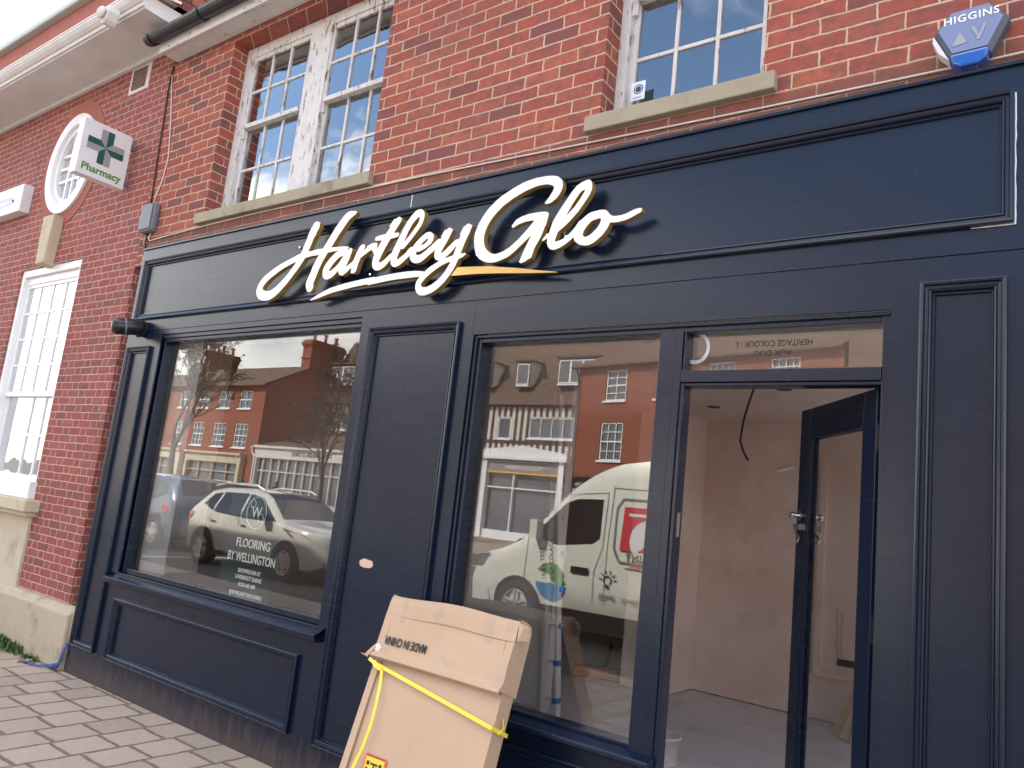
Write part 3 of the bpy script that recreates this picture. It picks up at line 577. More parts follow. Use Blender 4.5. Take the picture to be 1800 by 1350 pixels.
# ---------------------------------------------------------------- the sign lettering
SIGN = [[(0.514,-0.274),(0.502,-0.272),(0.486,-0.262),(0.477,-0.254),(0.465,-0.234),(0.462,-0.214),(0.465,-0.198),(0.468,-0.19),(0.485,-0.166),(0.482,-0.165),(0.31,-0.164),(0.242,-0.166),(0.086,-0.177),(0.078,-0.177),(0.07,-0.172),(0.066,-0.172),(-0.026,-0.177),(-0.186,-0.193),(-0.254,-0.203),(-0.334,-0.22),(-0.418,-0.233),(-0.42,-0.23),(-0.418,-0.225),(-0.402,-0.22),(-0.354,-0.199),(-0.306,-0.183),(-0.258,-0.169),(-0.19,-0.158),(-0.118,-0.149),(0.014,-0.138),(0.122,-0.132),(0.134,-0.136),(0.19,-0.132),(0.31,-0.126),(0.39,-0.126),(0.45,-0.129),(0.506,-0.137),(0.514,-0.142),(0.554,-0.116),(0.616,-0.09),(0.614,-0.086),(0.602,-0.085),(0.59,-0.08),(0.578,-0.067),(0.575,-0.058),(0.574,-0.022),(0.498,-0.071),(0.482,-0.079),(0.47,-0.083),(0.458,-0.084),(0.442,-0.084),(0.426,-0.08),(0.414,-0.075),(0.403,-0.066),(0.394,-0.055),(0.386,-0.035),(0.342,-0.066),(0.314,-0.082),(0.286,-0.09),(0.274,-0.088),(0.262,-0.084),(0.25,-0.074),(0.243,-0.062),(0.238,-0.04),(0.21,-0.068),(0.194,-0.08),(0.178,-0.088),(0.17,-0.092),(0.146,-0.096),(0.128,-0.094),(0.118,-0.09),(0.11,-0.085),(0.1,-0.074),(0.095,-0.066),(0.09,-0.05),(0.09,-0.022),(0.092,-0.014),(0.099,0.002),(0.07,0.038),(0.054,0.033),(-0.017,-0.002),(-0.03,-0.038),(-0.04,-0.078),(-0.046,-0.086),(-0.054,-0.091),(-0.07,-0.093),(-0.08,-0.09),(-0.085,-0.086),(-0.086,-0.082),(-0.082,-0.07),(-0.086,-0.054),(-0.122,-0.081),(-0.154,-0.096),(-0.17,-0.096),(-0.182,-0.091),(-0.194,-0.078),(-0.199,-0.066),(-0.202,-0.062),(-0.23,-0.087),(-0.258,-0.102),(-0.286,-0.109),(-0.306,-0.107),(-0.318,-0.103),(-0.33,-0.094),(-0.336,-0.086),(-0.341,-0.074),(-0.345,-0.05),(-0.336,-0.022),(-0.327,-0.01),(-0.298,0.022),(-0.25,0.056),(-0.226,0.066),(-0.234,0.068),(-0.322,0.066),(-0.361,0.01),(-0.381,-0.03),(-0.416,-0.122),(-0.412,-0.142),(-0.413,-0.154),(-0.42,-0.166),(-0.434,-0.175),(-0.446,-0.176),(-0.458,-0.172),(-0.466,-0.166),(-0.474,-0.156),(-0.481,-0.146),(-0.486,-0.134),(-0.488,-0.122),(-0.486,-0.106),(-0.477,-0.082),(-0.458,-0.046),(-0.451,-0.022),(-0.442,-0.002),(-0.418,0.039),(-0.404,0.058),(-0.406,0.06),(-0.466,0.061),(-0.518,0.057),(-0.538,0.054),(-0.548,0.038),(-0.593,-0.014),(-0.644,-0.066),(-0.682,-0.102),(-0.741,-0.15),(-0.79,-0.18),(-0.83,-0.195),(-0.862,-0.199),(-0.894,-0.197),(-0.914,-0.194),(-0.938,-0.186),(-0.958,-0.177),(-0.98,-0.158),(-0.987,-0.146),(-0.993,-0.126),(-0.992,-0.106),(-0.987,-0.086),(-0.98,-0.074),(-0.963,-0.054),(-0.942,-0.036),(-0.914,-0.018),(-0.834,0.019),(-0.782,0.038),(-0.738,0.051),(-0.586,0.091),(-0.577,0.106),(-0.557,0.162),(-0.55,0.174),(-0.542,0.198),(-0.543,0.202),(-0.52,0.254),(-0.512,0.258),(-0.505,0.274),(-0.494,0.285),(-0.482,0.289),(-0.466,0.288),(-0.454,0.282),(-0.446,0.274),(-0.438,0.275),(-0.437,0.274),(-0.442,0.262),(-0.442,0.246),(-0.462,0.21),(-0.468,0.194),(-0.474,0.189),(-0.482,0.174),(-0.514,0.096),(-0.51,0.094),(-0.474,0.095),(-0.418,0.1),(-0.378,0.098),(-0.374,0.1),(-0.282,0.226),(-0.257,0.254),(-0.218,0.293),(-0.198,0.306),(-0.182,0.311),(-0.162,0.312),(-0.114,0.304),(-0.111,0.302),(-0.108,0.298),(-0.109,0.294),(-0.114,0.289),(-0.126,0.28),(-0.158,0.264),(-0.18,0.246),(-0.25,0.162),(-0.297,0.098),(-0.294,0.095),(-0.198,0.09),(-0.142,0.083),(-0.137,0.078),(-0.137,0.074),(-0.146,0.066),(-0.138,0.06),(-0.13,0.067),(-0.122,0.071),(-0.114,0.071),(-0.106,0.067),(-0.1,0.058),(-0.1,0.05),(-0.118,-0.004),(-0.137,-0.042),(-0.134,-0.045),(-0.078,-0.015),(-0.062,0.025),(-0.042,0.064),(-0.034,0.072),(-0.022,0.079),(-0.006,0.081),(0.001,0.078),(0.006,0.074),(0.008,0.062),(0.001,0.046),(-0.0,0.042),(0.002,0.04),(0.022,0.054),(0.03,0.066),(0.034,0.068),(0.066,0.078),(0.098,0.078),(0.106,0.075),(0.11,0.07),(0.113,0.062),(0.112,0.05),(0.114,0.043),(0.118,0.04),(0.144,0.086),(0.094,0.09),(0.09,0.092),(0.086,0.098),(0.086,0.106),(0.088,0.11),(0.094,0.114),(0.126,0.12),(0.17,0.121),(0.202,0.162),(0.19,0.166),(0.222,0.203),(0.226,0.205),(0.242,0.205),(0.25,0.211),(0.258,0.213),(0.27,0.211),(0.278,0.204),(0.284,0.202),(0.282,0.186),(0.278,0.178),(0.237,0.122),(0.242,0.12),(0.274,0.116),(0.278,0.112),(0.281,0.106),(0.279,0.098),(0.276,0.094),(0.27,0.091),(0.214,0.086),(0.182,0.038),(0.154,-0.014),(0.146,-0.034),(0.146,-0.042),(0.15,-0.05),(0.162,-0.048),(0.186,-0.037),(0.227,-0.006),(0.241,-0.002),(0.25,0.022),(0.3,0.118),(0.302,0.126),(0.333,0.174),(0.361,0.206),(0.39,0.23),(0.398,0.233),(0.418,0.235),(0.43,0.234),(0.445,0.226),(0.455,0.214),(0.461,0.198),(0.462,0.186),(0.458,0.162),(0.452,0.146),(0.446,0.133),(0.437,0.122),(0.38,0.058),(0.334,0.015),(0.322,0.011),(0.31,0.016),(0.308,0.014),(0.292,-0.022),(0.289,-0.042),(0.29,-0.047),(0.302,-0.044),(0.333,-0.026),(0.358,-0.009),(0.37,0.004),(0.383,0.014),(0.39,0.017),(0.402,0.015),(0.413,0.03),(0.438,0.053),(0.466,0.073),(0.49,0.086),(0.502,0.089),(0.522,0.088),(0.54,0.078),(0.548,0.07),(0.551,0.062),(0.553,0.054),(0.551,0.038),(0.545,0.026),(0.538,0.018),(0.51,0.001),(0.49,-0.008),(0.458,-0.018),(0.45,-0.019),(0.442,-0.015),(0.438,-0.016),(0.433,-0.026),(0.438,-0.034),(0.446,-0.038),(0.458,-0.038),(0.47,-0.036),(0.49,-0.027),(0.522,-0.008),(0.586,0.036),(0.598,0.039),(0.606,0.037),(0.608,0.038),(0.613,0.046),(0.607,0.05),(0.628,0.082),(0.63,0.084),(0.642,0.084),(0.654,0.092),(0.662,0.093),(0.672,0.09),(0.681,0.082),(0.686,0.081),(0.688,0.078),(0.664,0.03),(0.626,-0.03),(0.622,-0.046),(0.626,-0.047),(0.648,-0.034),(0.698,0.005),(0.718,0.018),(0.726,0.02),(0.734,0.017),(0.738,0.018),(0.746,0.038),(0.746,0.042),(0.742,0.046),(0.762,0.086),(0.77,0.086),(0.778,0.093),(0.786,0.097),(0.794,0.098),(0.802,0.095),(0.814,0.087),(0.821,0.086),(0.82,0.082),(0.805,0.038),(0.799,0.03),(0.793,0.018),(0.763,-0.062),(0.766,-0.065),(0.794,-0.065),(0.8,-0.07),(0.799,-0.074),(0.778,-0.086),(0.752,-0.094),(0.736,-0.13),(0.722,-0.153),(0.704,-0.178),(0.678,-0.207),(0.662,-0.222),(0.635,-0.242),(0.61,-0.256),(0.586,-0.266),(0.566,-0.271),(0.538,-0.276)],[(0.527,-0.23),(0.538,-0.23),(0.554,-0.228),(0.582,-0.219),(0.614,-0.202),(0.641,-0.182),(0.671,-0.15),(0.694,-0.114),(0.698,-0.102),(0.682,-0.104),(0.646,-0.114),(0.614,-0.127),(0.566,-0.153),(0.53,-0.178),(0.51,-0.2),(0.504,-0.21),(0.505,-0.218),(0.513,-0.226)],[(1.162,-0.159),(1.155,-0.154),(1.177,-0.098),(1.207,-0.034),(1.211,-0.022),(1.12,-0.094),(1.094,-0.111),(1.078,-0.119),(1.05,-0.128),(1.006,-0.138),(0.974,-0.138),(0.95,-0.133),(0.926,-0.125),(0.898,-0.11),(0.881,-0.094),(0.867,-0.074),(0.855,-0.046),(0.846,-0.006),(0.845,0.018),(0.847,0.038),(0.857,0.07),(0.865,0.09),(0.885,0.122),(0.91,0.154),(0.928,0.17),(0.962,0.198),(0.998,0.22),(1.066,0.25),(1.126,0.27),(1.15,0.275),(1.206,0.282),(1.27,0.281),(1.31,0.275),(1.334,0.268),(1.357,0.25),(1.367,0.234),(1.371,0.21),(1.368,0.194),(1.356,0.17),(1.338,0.15),(1.314,0.136),(1.302,0.132),(1.29,0.131),(1.276,0.134),(1.273,0.138),(1.297,0.166),(1.313,0.19),(1.318,0.202),(1.32,0.21),(1.318,0.217),(1.306,0.226),(1.294,0.231),(1.278,0.236),(1.258,0.238),(1.226,0.238),(1.202,0.235),(1.146,0.222),(1.074,0.195),(1.014,0.163),(0.97,0.127),(0.946,0.1),(0.934,0.082),(0.925,0.066),(0.914,0.038),(0.911,0.018),(0.911,-0.01),(0.918,-0.034),(0.926,-0.05),(0.939,-0.066),(0.966,-0.086),(0.994,-0.094),(1.006,-0.094),(1.03,-0.09),(1.038,-0.087),(1.046,-0.086),(1.082,-0.07),(1.095,-0.062),(1.138,-0.03),(1.168,-0.002),(1.198,0.027),(1.221,0.054),(1.218,0.056),(1.198,0.057),(1.162,0.055),(1.126,0.048),(1.094,0.034),(1.09,0.035),(1.086,0.038),(1.085,0.046),(1.1,0.066),(1.11,0.075),(1.138,0.086),(1.182,0.094),(1.238,0.095),(1.278,0.093),(1.29,0.09),(1.302,0.084),(1.305,0.074),(1.294,0.018),(1.289,0.014),(1.281,-0.014),(1.271,-0.038),(1.241,-0.09),(1.227,-0.138),(1.222,-0.141),(1.21,-0.144),(1.19,-0.156),(1.166,-0.16)],[(-0.877,-0.134),(-0.866,-0.135),(-0.842,-0.133),(-0.81,-0.121),(-0.782,-0.107),(-0.754,-0.089),(-0.729,-0.07),(-0.68,-0.03),(-0.634,0.019),(-0.622,0.034),(-0.619,0.038),(-0.622,0.039),(-0.662,0.029),(-0.726,0.012),(-0.782,-0.009),(-0.858,-0.045),(-0.894,-0.067),(-0.92,-0.09),(-0.93,-0.106),(-0.931,-0.114),(-0.918,-0.124),(-0.898,-0.131)],[(1.342,-0.111),(1.332,-0.106),(1.326,-0.101),(1.316,-0.086),(1.312,-0.07),(1.312,-0.054),(1.31,-0.05),(1.286,-0.061),(1.281,-0.058),(1.282,-0.054),(1.305,-0.026),(1.31,-0.024),(1.318,-0.025),(1.332,0.026),(1.341,0.046),(1.351,0.062),(1.37,0.092),(1.43,0.174),(1.452,0.198),(1.478,0.211),(1.507,0.218),(1.518,0.218),(1.527,0.214),(1.533,0.206),(1.54,0.182),(1.54,0.17),(1.536,0.154),(1.526,0.134),(1.501,0.098),(1.473,0.062),(1.426,0.016),(1.402,-0.003),(1.372,-0.022),(1.369,-0.026),(1.358,-0.062),(1.358,-0.07),(1.362,-0.073),(1.386,-0.07),(1.406,-0.063),(1.43,-0.048),(1.442,-0.038),(1.466,-0.013),(1.485,0.014),(1.498,0.019),(1.517,0.034),(1.534,0.044),(1.55,0.05),(1.598,0.054),(1.622,0.05),(1.63,0.046),(1.639,0.038),(1.65,0.022),(1.666,0.014),(1.678,0.011),(1.71,0.011),(1.734,0.015),(1.778,0.03),(1.802,0.032),(1.81,0.03),(1.814,0.026),(1.814,0.018),(1.81,0.012),(1.762,-0.008),(1.734,-0.016),(1.694,-0.02),(1.654,-0.017),(1.648,-0.034),(1.641,-0.046),(1.619,-0.074),(1.59,-0.096),(1.574,-0.106),(1.558,-0.111),(1.546,-0.113),(1.526,-0.112),(1.498,-0.104),(1.473,-0.086),(1.462,-0.065),(1.458,-0.065),(1.446,-0.076),(1.418,-0.094),(1.39,-0.107),(1.362,-0.113)],[(0.653,-0.078),(0.658,-0.079),(0.71,-0.069),(0.718,-0.05),(0.728,-0.018),(0.726,-0.014),(0.71,-0.034),(0.686,-0.055)],[(1.526,-0.07),(1.534,-0.07),(1.546,-0.066),(1.558,-0.06),(1.582,-0.04),(1.591,-0.03),(1.599,-0.018),(1.606,0.002),(1.603,0.01),(1.594,0.013),(1.558,0.006),(1.546,-0.002),(1.53,-0.018),(1.517,-0.038),(1.512,-0.054),(1.512,-0.058),(1.518,-0.066),(1.522,-0.07)],[(-0.288,-0.058),(-0.286,-0.06),(-0.266,-0.055),(-0.238,-0.04),(-0.214,-0.023),(-0.194,-0.002),(-0.175,0.026),(-0.178,0.029),(-0.198,0.025),(-0.21,0.021),(-0.23,0.008),(-0.247,-0.006),(-0.27,-0.029),(-0.282,-0.044)],[(0.462,0.018),(0.478,0.019),(0.494,0.025),(0.509,0.038),(0.514,0.046),(0.513,0.05),(0.506,0.05),(0.498,0.048),(0.474,0.031)],[(0.328,0.058),(0.33,0.057),(0.334,0.06),(0.362,0.084),(0.415,0.146),(0.42,0.154),(0.426,0.17),(0.427,0.178),(0.426,0.186),(0.422,0.189),(0.41,0.186),(0.39,0.169),(0.374,0.151),(0.349,0.11)],[(1.411,0.058),(1.414,0.056),(1.451,0.09),(1.475,0.122),(1.496,0.154),(1.502,0.17),(1.498,0.171),(1.484,0.166),(1.47,0.153),(1.44,0.11)]]
def loops_mesh(loops, ox, oz, y0, y1):
    cu = bpy.data.curves.new('letters', 'CURVE'); cu.dimensions = '2D'; cu.fill_mode = 'BOTH'; cu.extrude = (y1 - y0) / 2
    for l in loops:
        s_ = cu.splines.new('POLY'); s_.points.add(len(l) - 1); s_.use_cyclic_u = True
        for p, (a, b) in zip(s_.points, l): p.co = (a + ox, b + oz, 0, 1)
    o = bpy.data.objects.new('letters', cu); COL.objects.link(o); dg = bpy.context.evaluated_depsgraph_get(); me = bpy.data.meshes.new_from_object(o.evaluated_get(dg))
    m = MB(); MM = FAC(0, (y0 + y1) / 2, 0)
    for p in me.polygons:
        m.mat(0 if abs(p.normal.z) > .5 and p.normal.z > 0 else 1)
        m.mesh([MM @ me.vertices[i].co for i in p.vertices], [tuple(range(len(p.vertices)))])
    bpy.data.objects.remove(o); bpy.data.curves.remove(cu); bpy.data.meshes.remove(me); return m
sg = thing('shop_sign', 'raised white script lettering with gold edges fixed on the navy fascia', 'sign', (-3.3, -.05, 2.9))
loops_mesh(SIGN, -3.4, 2.9, -.075, -.043).build('script_lettering', [M['lwhite'], M['gold_side']], sg)
SW = [(-2.700, 2.716), (-2.655, 2.766), (-2.552, 2.758), (-2.444, 2.749), (-2.264, 2.721), (-2.137, 2.697), (-2.016, 2.676), (-2.010, 2.668), (-2.167, 2.680), (-2.368, 2.699), (-2.52, 2.7105)]
q = MB(); q.prism(SW, -.070, -.040, lambda u, v, w: (u, w, v))
sw_ = q.build('gold_swoosh', M['gold'], sg, bevel=.004)
q = MB()
for x, z in ((-4.05, 3.05), (-3.72, 2.82), (-3.35, 2.80), (-3.05, 2.83), (-2.55, 2.83), (-2.26, 2.98), (-2.0, 2.86), (-1.80, 2.86), (-2.3, 2.70)):
    q.tube([(x, -.045, z), (x, .014, z)], .006, 8)
build_each(q, 'stand_off_pin', M['chrome'], sg)
# ================================================================== things on the facade
# alarm box
al = thing('alarm_box', 'blue grey hexagonal alarm box with blue lens above the fascia', 'alarm', (-.32, BY, 3.44))
HEX = [(-.398, 3.566), (-.258, 3.572), (-.205, 3.498), (-.262, 3.375), (-.392, 3.372), (-.447, 3.490)]
cx_, cz_ = -.327, 3.47
def hexs(k, dz=0): return [((x - cx_) * k + cx_, (z - cz_) * k + cz_ + dz) for x, z in HEX]
q = MB(); A, B, C_ = hexs(1.02), hexs(1.02), hexs(.86, .004)
for P_, Q_, ya, yb, mi in ((A, B, BY, .028, 1), (B, C_, .028, .004, 1)):
    q.mat(mi)
    for i in range(6):
        j = (i + 1) % 6; q.poly([(P_[i][0], ya, P_[i][1]), (P_[j][0], ya, P_[j][1]), (Q_[j][0], yb, Q_[j][1]), (Q_[i][0], yb, Q_[i][1])])
q.mat(0); q.poly([(x, .004, z) for x, z in C_]); q.build('cover', [M['alarm'], M['alarm_rim']], al, bevel=.003)
k = text_mb('HIGGINS', .042, FAC(cx_ + .003, .0028, 3.524, 1), .0008, .0006, sx=1.0, spacing=1.12); k.build('lettering', M['lwhite'], al)
q = MB(); q.prism([(-.385, 3.415), (-.36, 3.47), (-.335, 3.422)], .0018, .0032, lambda u, v, w: (u, w, v)); q.prism([(-.325, 3.478), (-.312, 3.480), (-.297, 3.445), (-.283, 3.486), (-.272, 3.486), (-.295, 3.425), (-.306, 3.422), (-.304, 3.438)], .0018, .0032, lambda u, v, w: (u, w, v)); q.build('faded_emblem', M['silver'], al)
q = MB(); q.prism([(-.392, 3.385), (-.262, 3.388), (-.272, 3.345), (-.30, 3.328), (-.355, 3.326), (-.385, 3.345)], .0, .074, lambda u, v, w: (u, w, v)); q.build('lens', M['blue'], al, bevel=.010)
q = MB(); q.prism([(-.449, 3.488), (-.452, 3.46), (-.43, 3.41), (-.40, 3.378), (-.395, 3.374)], .02, .074, lambda u, v, w: (u, w, v)); q.build('white_side', M['pwhite'], al)

# security camera on the end of the fascia board
cc = thing('security_camera', 'black security camera on the left end of the shopfront', 'camera', (-5.90, 0, 2.60))
cm = frameM((-5.905, -.005, 2.615), (.0, -.1, .9), (.8, .5, 0)); ax = Vector((-.30, -.93, -.16)).normalized()
q = MB(); q.lathe([(.062, 0), (.062, .014), (.052, .022), (.030, .026)], frameM((-5.90, .0, 2.612), (1, 0, 0), (0, 0, 1)), 24); q.build('base_plate', M['black'], cc, smooth=False, bevel=.002)
o0 = Vector((-5.90, -.075, 2.612)); side = ax.cross(Vector((0, 0, 1))).normalized(); CMx = frameM(o0, side, side.cross(ax) * -1)
zax = (CMx.to_3x3() @ Vector((0, 0, 1))); sg_ = 1 if zax.dot(ax) > 0 else -1
q = MB(); q.lathe([(.050, -.07 * sg_), (.060, -.05 * sg_), (.063, .03 * sg_), (.064, .10 * sg_), (.063, .125 * sg_), (.057, .145 * sg_), (.042, .158 * sg_), (.014, .164 * sg_)], CMx, 28); q.build('body', M['black'], cc, smooth=True)
q = MB(); q.lathe([(.0640, .060 * sg_), (.0655, .062 * sg_), (.0655, .070 * sg_), (.0640, .072 * sg_)], CMx, 28, cap=False); q.build('ring', M['grey'], cc, smooth=True)
q = MB()
for dx in (-.010, .010): q.lathe([(0.0, .1645 * sg_), (.0045, .163 * sg_), (.005, .155 * sg_)], CMx @ Matrix.Translation((dx, .036, -.008 * sg_)), 10, cap=False)
build_each(q, 'infrared_lamp', M['pwhite'], cc, smooth=True)
q = MB(); q.tube([(-5.895, -.02, 2.60), (-5.895, -.03, 2.57), (-5.90, -.05, 2.555)], [.028, .03, .022], 12); q.build('bracket', M['black'], cc, smooth=True)

# grey junction box at the seam, with its cables
jb = thing('junction_box', 'grey weatherproof junction box at the seam between the two brick buildings', 'box', (-6.24, BY, 3.6))
q = MB(); q.box(-6.345, -6.150, .020, BY, 3.475, 3.725); q.build('body', M['grey'], jb, bevel=.018)
q = MB(); q.box(-6.335, -6.160, .010, .020, 3.49, 3.71); q.build('lid', M['grey'], jb, bevel=.010)
def wire(name, path, r, mat, label, cat='cable', n=6):
    q = MB(); q.tube(path, r, n); return tag(q.build(name, M[mat], None, smooth=True), label, cat)
wire('cable', [(-6.385, .070, 5.03), (-6.40, .070, 4.8), (-6.375, .070, 4.5), (-6.36, .070, 4.2), (-6.335, .070, 3.95), (-6.315, .070, 3.72)], .007, 'cable_black', 'dark cable running down the brick seam from the eaves to the grey box')
wire('cable', [(-6.41, .072, 5.03), (-6.33, .072, 4.75), (-6.245, .072, 4.45), (-6.18, .072, 4.15), (-6.20, .072, 3.95), (-6.265, .072, 3.80), (-6.285, .072, 3.70)], .0055, 'cable', 'pale cable bowing away from the brick seam above the grey box')
wire('cable', [(-6.22, .073, 3.48), (-6.235, .060, 3.43), (-6.22, .072, 3.405), (-6.0, .073, 3.415), (-5.4, .074, 3.43), (-4.8, .0735, 3.435), (-4.1, .074, 3.432), (-3.2, .0735, 3.428), (-2.4, .074, 3.410), (-1.75, .0735, 3.395), (-1.0, .074, 3.379), (-.4, .0735, 3.372), (.1, .074, 3.372)], .0052, 'cable', 'long pale cable strung along the brickwork just above the navy fascia')
wire('cable', [(-6.31, .072, 3.48), (-6.31, .07, 3.40), (-6.29, .07, 3.36), (-6.26, .07, 3.39), (-6.285, .07, 3.45)], .0035, 'cable', 'short loop of thin pale wire hanging under the grey junction box')
wire('cable', [(-6.275, .068, 3.48), (-6.25, .066, 3.2), (-6.22, .064, 2.9), (-6.18, .062, 2.5)], .006, 'cable_black', 'dark cable dropping from the grey junction box down the edge of the shopfront')
wire('cable', [(-.318, .06, 3.335), (-.310, .055, 3.315), (-.285, .03, 3.298)], .004, 'cable', 'short pale cable tail hanging below the blue alarm lens')
# sticker in the right sash
st = thing('window_sticker', 'small white security sticker with a round blue emblem in the corner of the sash window', 'sticker', (-1.84, .21, 3.7))
q = MB(); q.box(-1.862, -1.782, .2085, .2105, 3.662, 3.765); q.build('paper', M['paper'], st)
q = MB(); MM_ = frameM((-1.820, .2083, 3.722), (1, 0, 0), (0, 0, 1)); q.lathe([(.021, 0), (.027, 0)], MM_, 24, cap=False); q.lathe([(0, .0), (.017, .0)], MM_, 20, cap=False)
k = text_mb('NEWLEC', .013, FAC(-1.822, .2080, 3.676), .0003); q.mesh(k.v, k.f); q.build('emblem', M['blueink'], st, fixn=False)

# ================================================================== the pharmacy next door
ph = thing('pharmacy_building', 'old red brick building with white cornice, round window and tall white sash', 'building', (-10, 1, 0))
PW = (-8.700, -7.405, 1.180, 3.395)
q = MB(); PXL = -22.0
OC, OZ, OA, OB = -8.06, 4.44, .49, .525
# wall with sash opening; a square round the oval is filled by a ring of faces
sq = (-8.75, -7.40, 3.86, 5.03)
wall(q, PXL, -6.402, -.05, 5.30, BY, [PW, sq], .20)
n = 48
def sqp(a):
    c, s_ = math.cos(a), math.sin(a); hx_, hz_ = (sq[1] - sq[0]) / 2, (sq[3] - sq[2]) / 2; k = min(hx_ / abs(c) if abs(c) > 1e-6 else 9, hz_ / abs(s_) if abs(s_) > 1e-6 else 9)
    return ((sq[0] + sq[1]) / 2 + k * c, (sq[2] + sq[3]) / 2 + k * s_)
angs = sorted([math.tau * i / n for i in range(n)] + [math.atan2((sq[3] - sq[2]) * s2, (sq[1] - sq[0]) * s1) % math.tau for s1 in (-1, 1) for s2 in (-1, 1)])
for a, b in zip(angs, angs[1:] + [angs[0] + math.tau]):
    e = lambda t_: (OC + OA * math.cos(t_), OZ + OB * math.sin(t_))
    (x1, z1), (x2, z2) = sqp(a), sqp(b); (x3, z3), (x4, z4) = e(b), e(a)
    q.poly([(x1, BY, z1), (x2, BY, z2), (x3, BY, z3), (x4, BY, z4)])
q.build('brick_wall', M['brick_old'], ph)
q = MB()   # rubbed brick surround
def ering(q, a1, b1, a2, b2, y0, y1, n=48):
    prof = [(a1, b1, y0), (a1, b1, y1), (a2, b2, y1), (a2, b2, y0)]
    vs = [(OC + a * math.cos(t_), y, OZ + b * math.sin(t_)) for a, b, y in prof for t_ in [math.tau * k / n for k in range(n)]]
    q.mesh(vs, [(i * n + k, i * n + (k + 1) % n, ((i + 1) % 4) * n + (k + 1) % n, ((i + 1) % 4) * n + k) for i in range(4) for k in range(n)])
ering(q, OA, OB, OA + .13, OB + .13, BY + .01, BY - .006); q.build('round_arch', M['brick_rub'], ph)
q = MB(); ering(q, OA - .11, OB - .11, OA, OB, BY + .10, BY - .03); ering(q, OA - .16, OB - .16, OA - .11, OB - .11, BY + .10, BY + .005)
ow = q.build('round_window', M['white'], ph, bevel=.006)
q = MB()
ai, bi = OA - .16, OB - .16
for k in (-.38, 0, .38):
    hz = bi * math.sqrt(1 - k * k); hx = ai * math.sqrt(1 - k * k)
    q.box(OC + k * ai - .014, OC + k * ai + .014, BY + .03, BY + .06, OZ - hz, OZ + hz); q.box(OC - hx, OC + hx, BY + .032, BY + .058, OZ + k * bi - .014, OZ + k * bi + .014)
q.build('glazing_bar', M['white'], ow)
q = MB(); q.poly([(OC + (ai + .02) * math.cos(t_), BY + .05, OZ + (bi + .02) * math.sin(t_)) for t_ in [math.tau * k / 40 for k in range(40)]]); q.build('glass', M['glass_old'], ow, fixn=False)
q = MB(); q.prism([(-8.165, 3.375), (-8.005, 3.375), (-7.965, 3.87), (-8.205, 3.87)], -.02, BY + .02, lambda u, v, w: (u, w, v)); q.build('keystone', M['cream'], ph, bevel=.012)
# tall sash
W = MB(); x0, x1, z0, z1 = PW
W.box(x0, x0 + .055, .095, .26, z0, z1); W.box(x1 - .055, x1, .095, .26, z0, z1); W.box(x0 + .055, x1 - .055, .0965, .26, z1 - .075, z1); W.box(x0 - .03, x1 + .03, .02, .26, z0 - .001, z0 + .15)
W.box(x0 + .055, x1 - .055, .13, .26, z1 - .15, z1 - .075)
pw = W.build('sash_window', M['white'], ph, bevel=.006)
for up, (za, zb, nr) in enumerate(((1.33, 2.15, 2), (2.105, 3.25, 4))):
    y = .170 if not up else .140; s_ = MB(); a, b = x0 + .055, x1 - .055
    s_.box(a, a + .05, y, y + .04, za, zb); s_.box(b - .05, b, y, y + .04, za, zb); s_.box(a + .05, b - .05, y + .001, y + .041, za, za + .045); s_.box(a + .05, b - .05, y + .001, y + .041, zb - .04, zb)
    ga, gb, zc, zd = a + .05, b - .05, za + .045, zb - .04
    for k in range(1, 4):
        if up or k > 1: xm = ga + (gb - ga) * k / 4; s_.box(xm - .011, xm + .011, y + .003, y + .026, zc, zd)
    for k in range(1, nr): zm = zc + (zd - zc) * k / nr; s_.box(ga if up else ga + (gb - ga) * .5, gb, y + .0045, y + .0245, zm - .011, zm + .011)
    s_.build('sash', M['white'], pw, bevel=.003)
    g = MB(); g.box(ga, gb, y + .014, y + .017, zc, zd); g.build('glass', M['glass_old'], pw)
q = MB(); q.box(x0 + .1, x1 - .1, .30, .31, 2.1, 3.3); q.build('blind', M['curtain'], pw)
q = MB(); q.box(x1 - .33, x1 - .20, .215, .22, 1.42, 1.60); q.build('blue_leaflet', M['bluep'], pw)
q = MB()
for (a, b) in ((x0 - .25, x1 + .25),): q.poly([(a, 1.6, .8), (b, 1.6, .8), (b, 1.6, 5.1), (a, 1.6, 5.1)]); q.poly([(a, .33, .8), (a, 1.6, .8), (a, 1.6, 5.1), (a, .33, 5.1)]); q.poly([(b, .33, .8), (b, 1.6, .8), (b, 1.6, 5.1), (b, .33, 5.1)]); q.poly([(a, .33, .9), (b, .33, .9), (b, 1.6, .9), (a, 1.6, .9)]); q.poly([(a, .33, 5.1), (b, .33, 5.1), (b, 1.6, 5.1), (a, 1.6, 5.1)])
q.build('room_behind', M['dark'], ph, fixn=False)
q = MB(); q.box(x0 - .14, x1 + .165, -.045, BY + .01, 1.075, 1.178); q.box(x0 - .10, x1 + .13, -.010, BY + .01, 1.035, 1.075); q.build('stone_sill', M['cream'], ph, bevel=.010)
q = MB(); q.box(x0 - .05, x1 + .075, .055, BY + .01, .44, 1.034); q.build('stone_apron', M['cream'], ph, bevel=.004)
q = MB(); q.prism([(BY + .01, .445), (.03, .445), (-.012, .405), (-.025, .40), (-.025, .0), (BY + .01, 0)], PXL, -6.165, lambda u, v, w: (w, u, v)); q.build('plinth', M['plinth'], ph, bevel=.012)
q = MB(); q.box(-6.165, -6.132, .01, BY + .01, .0, .43); q.build('plinth_end', M['plinth'], ph)
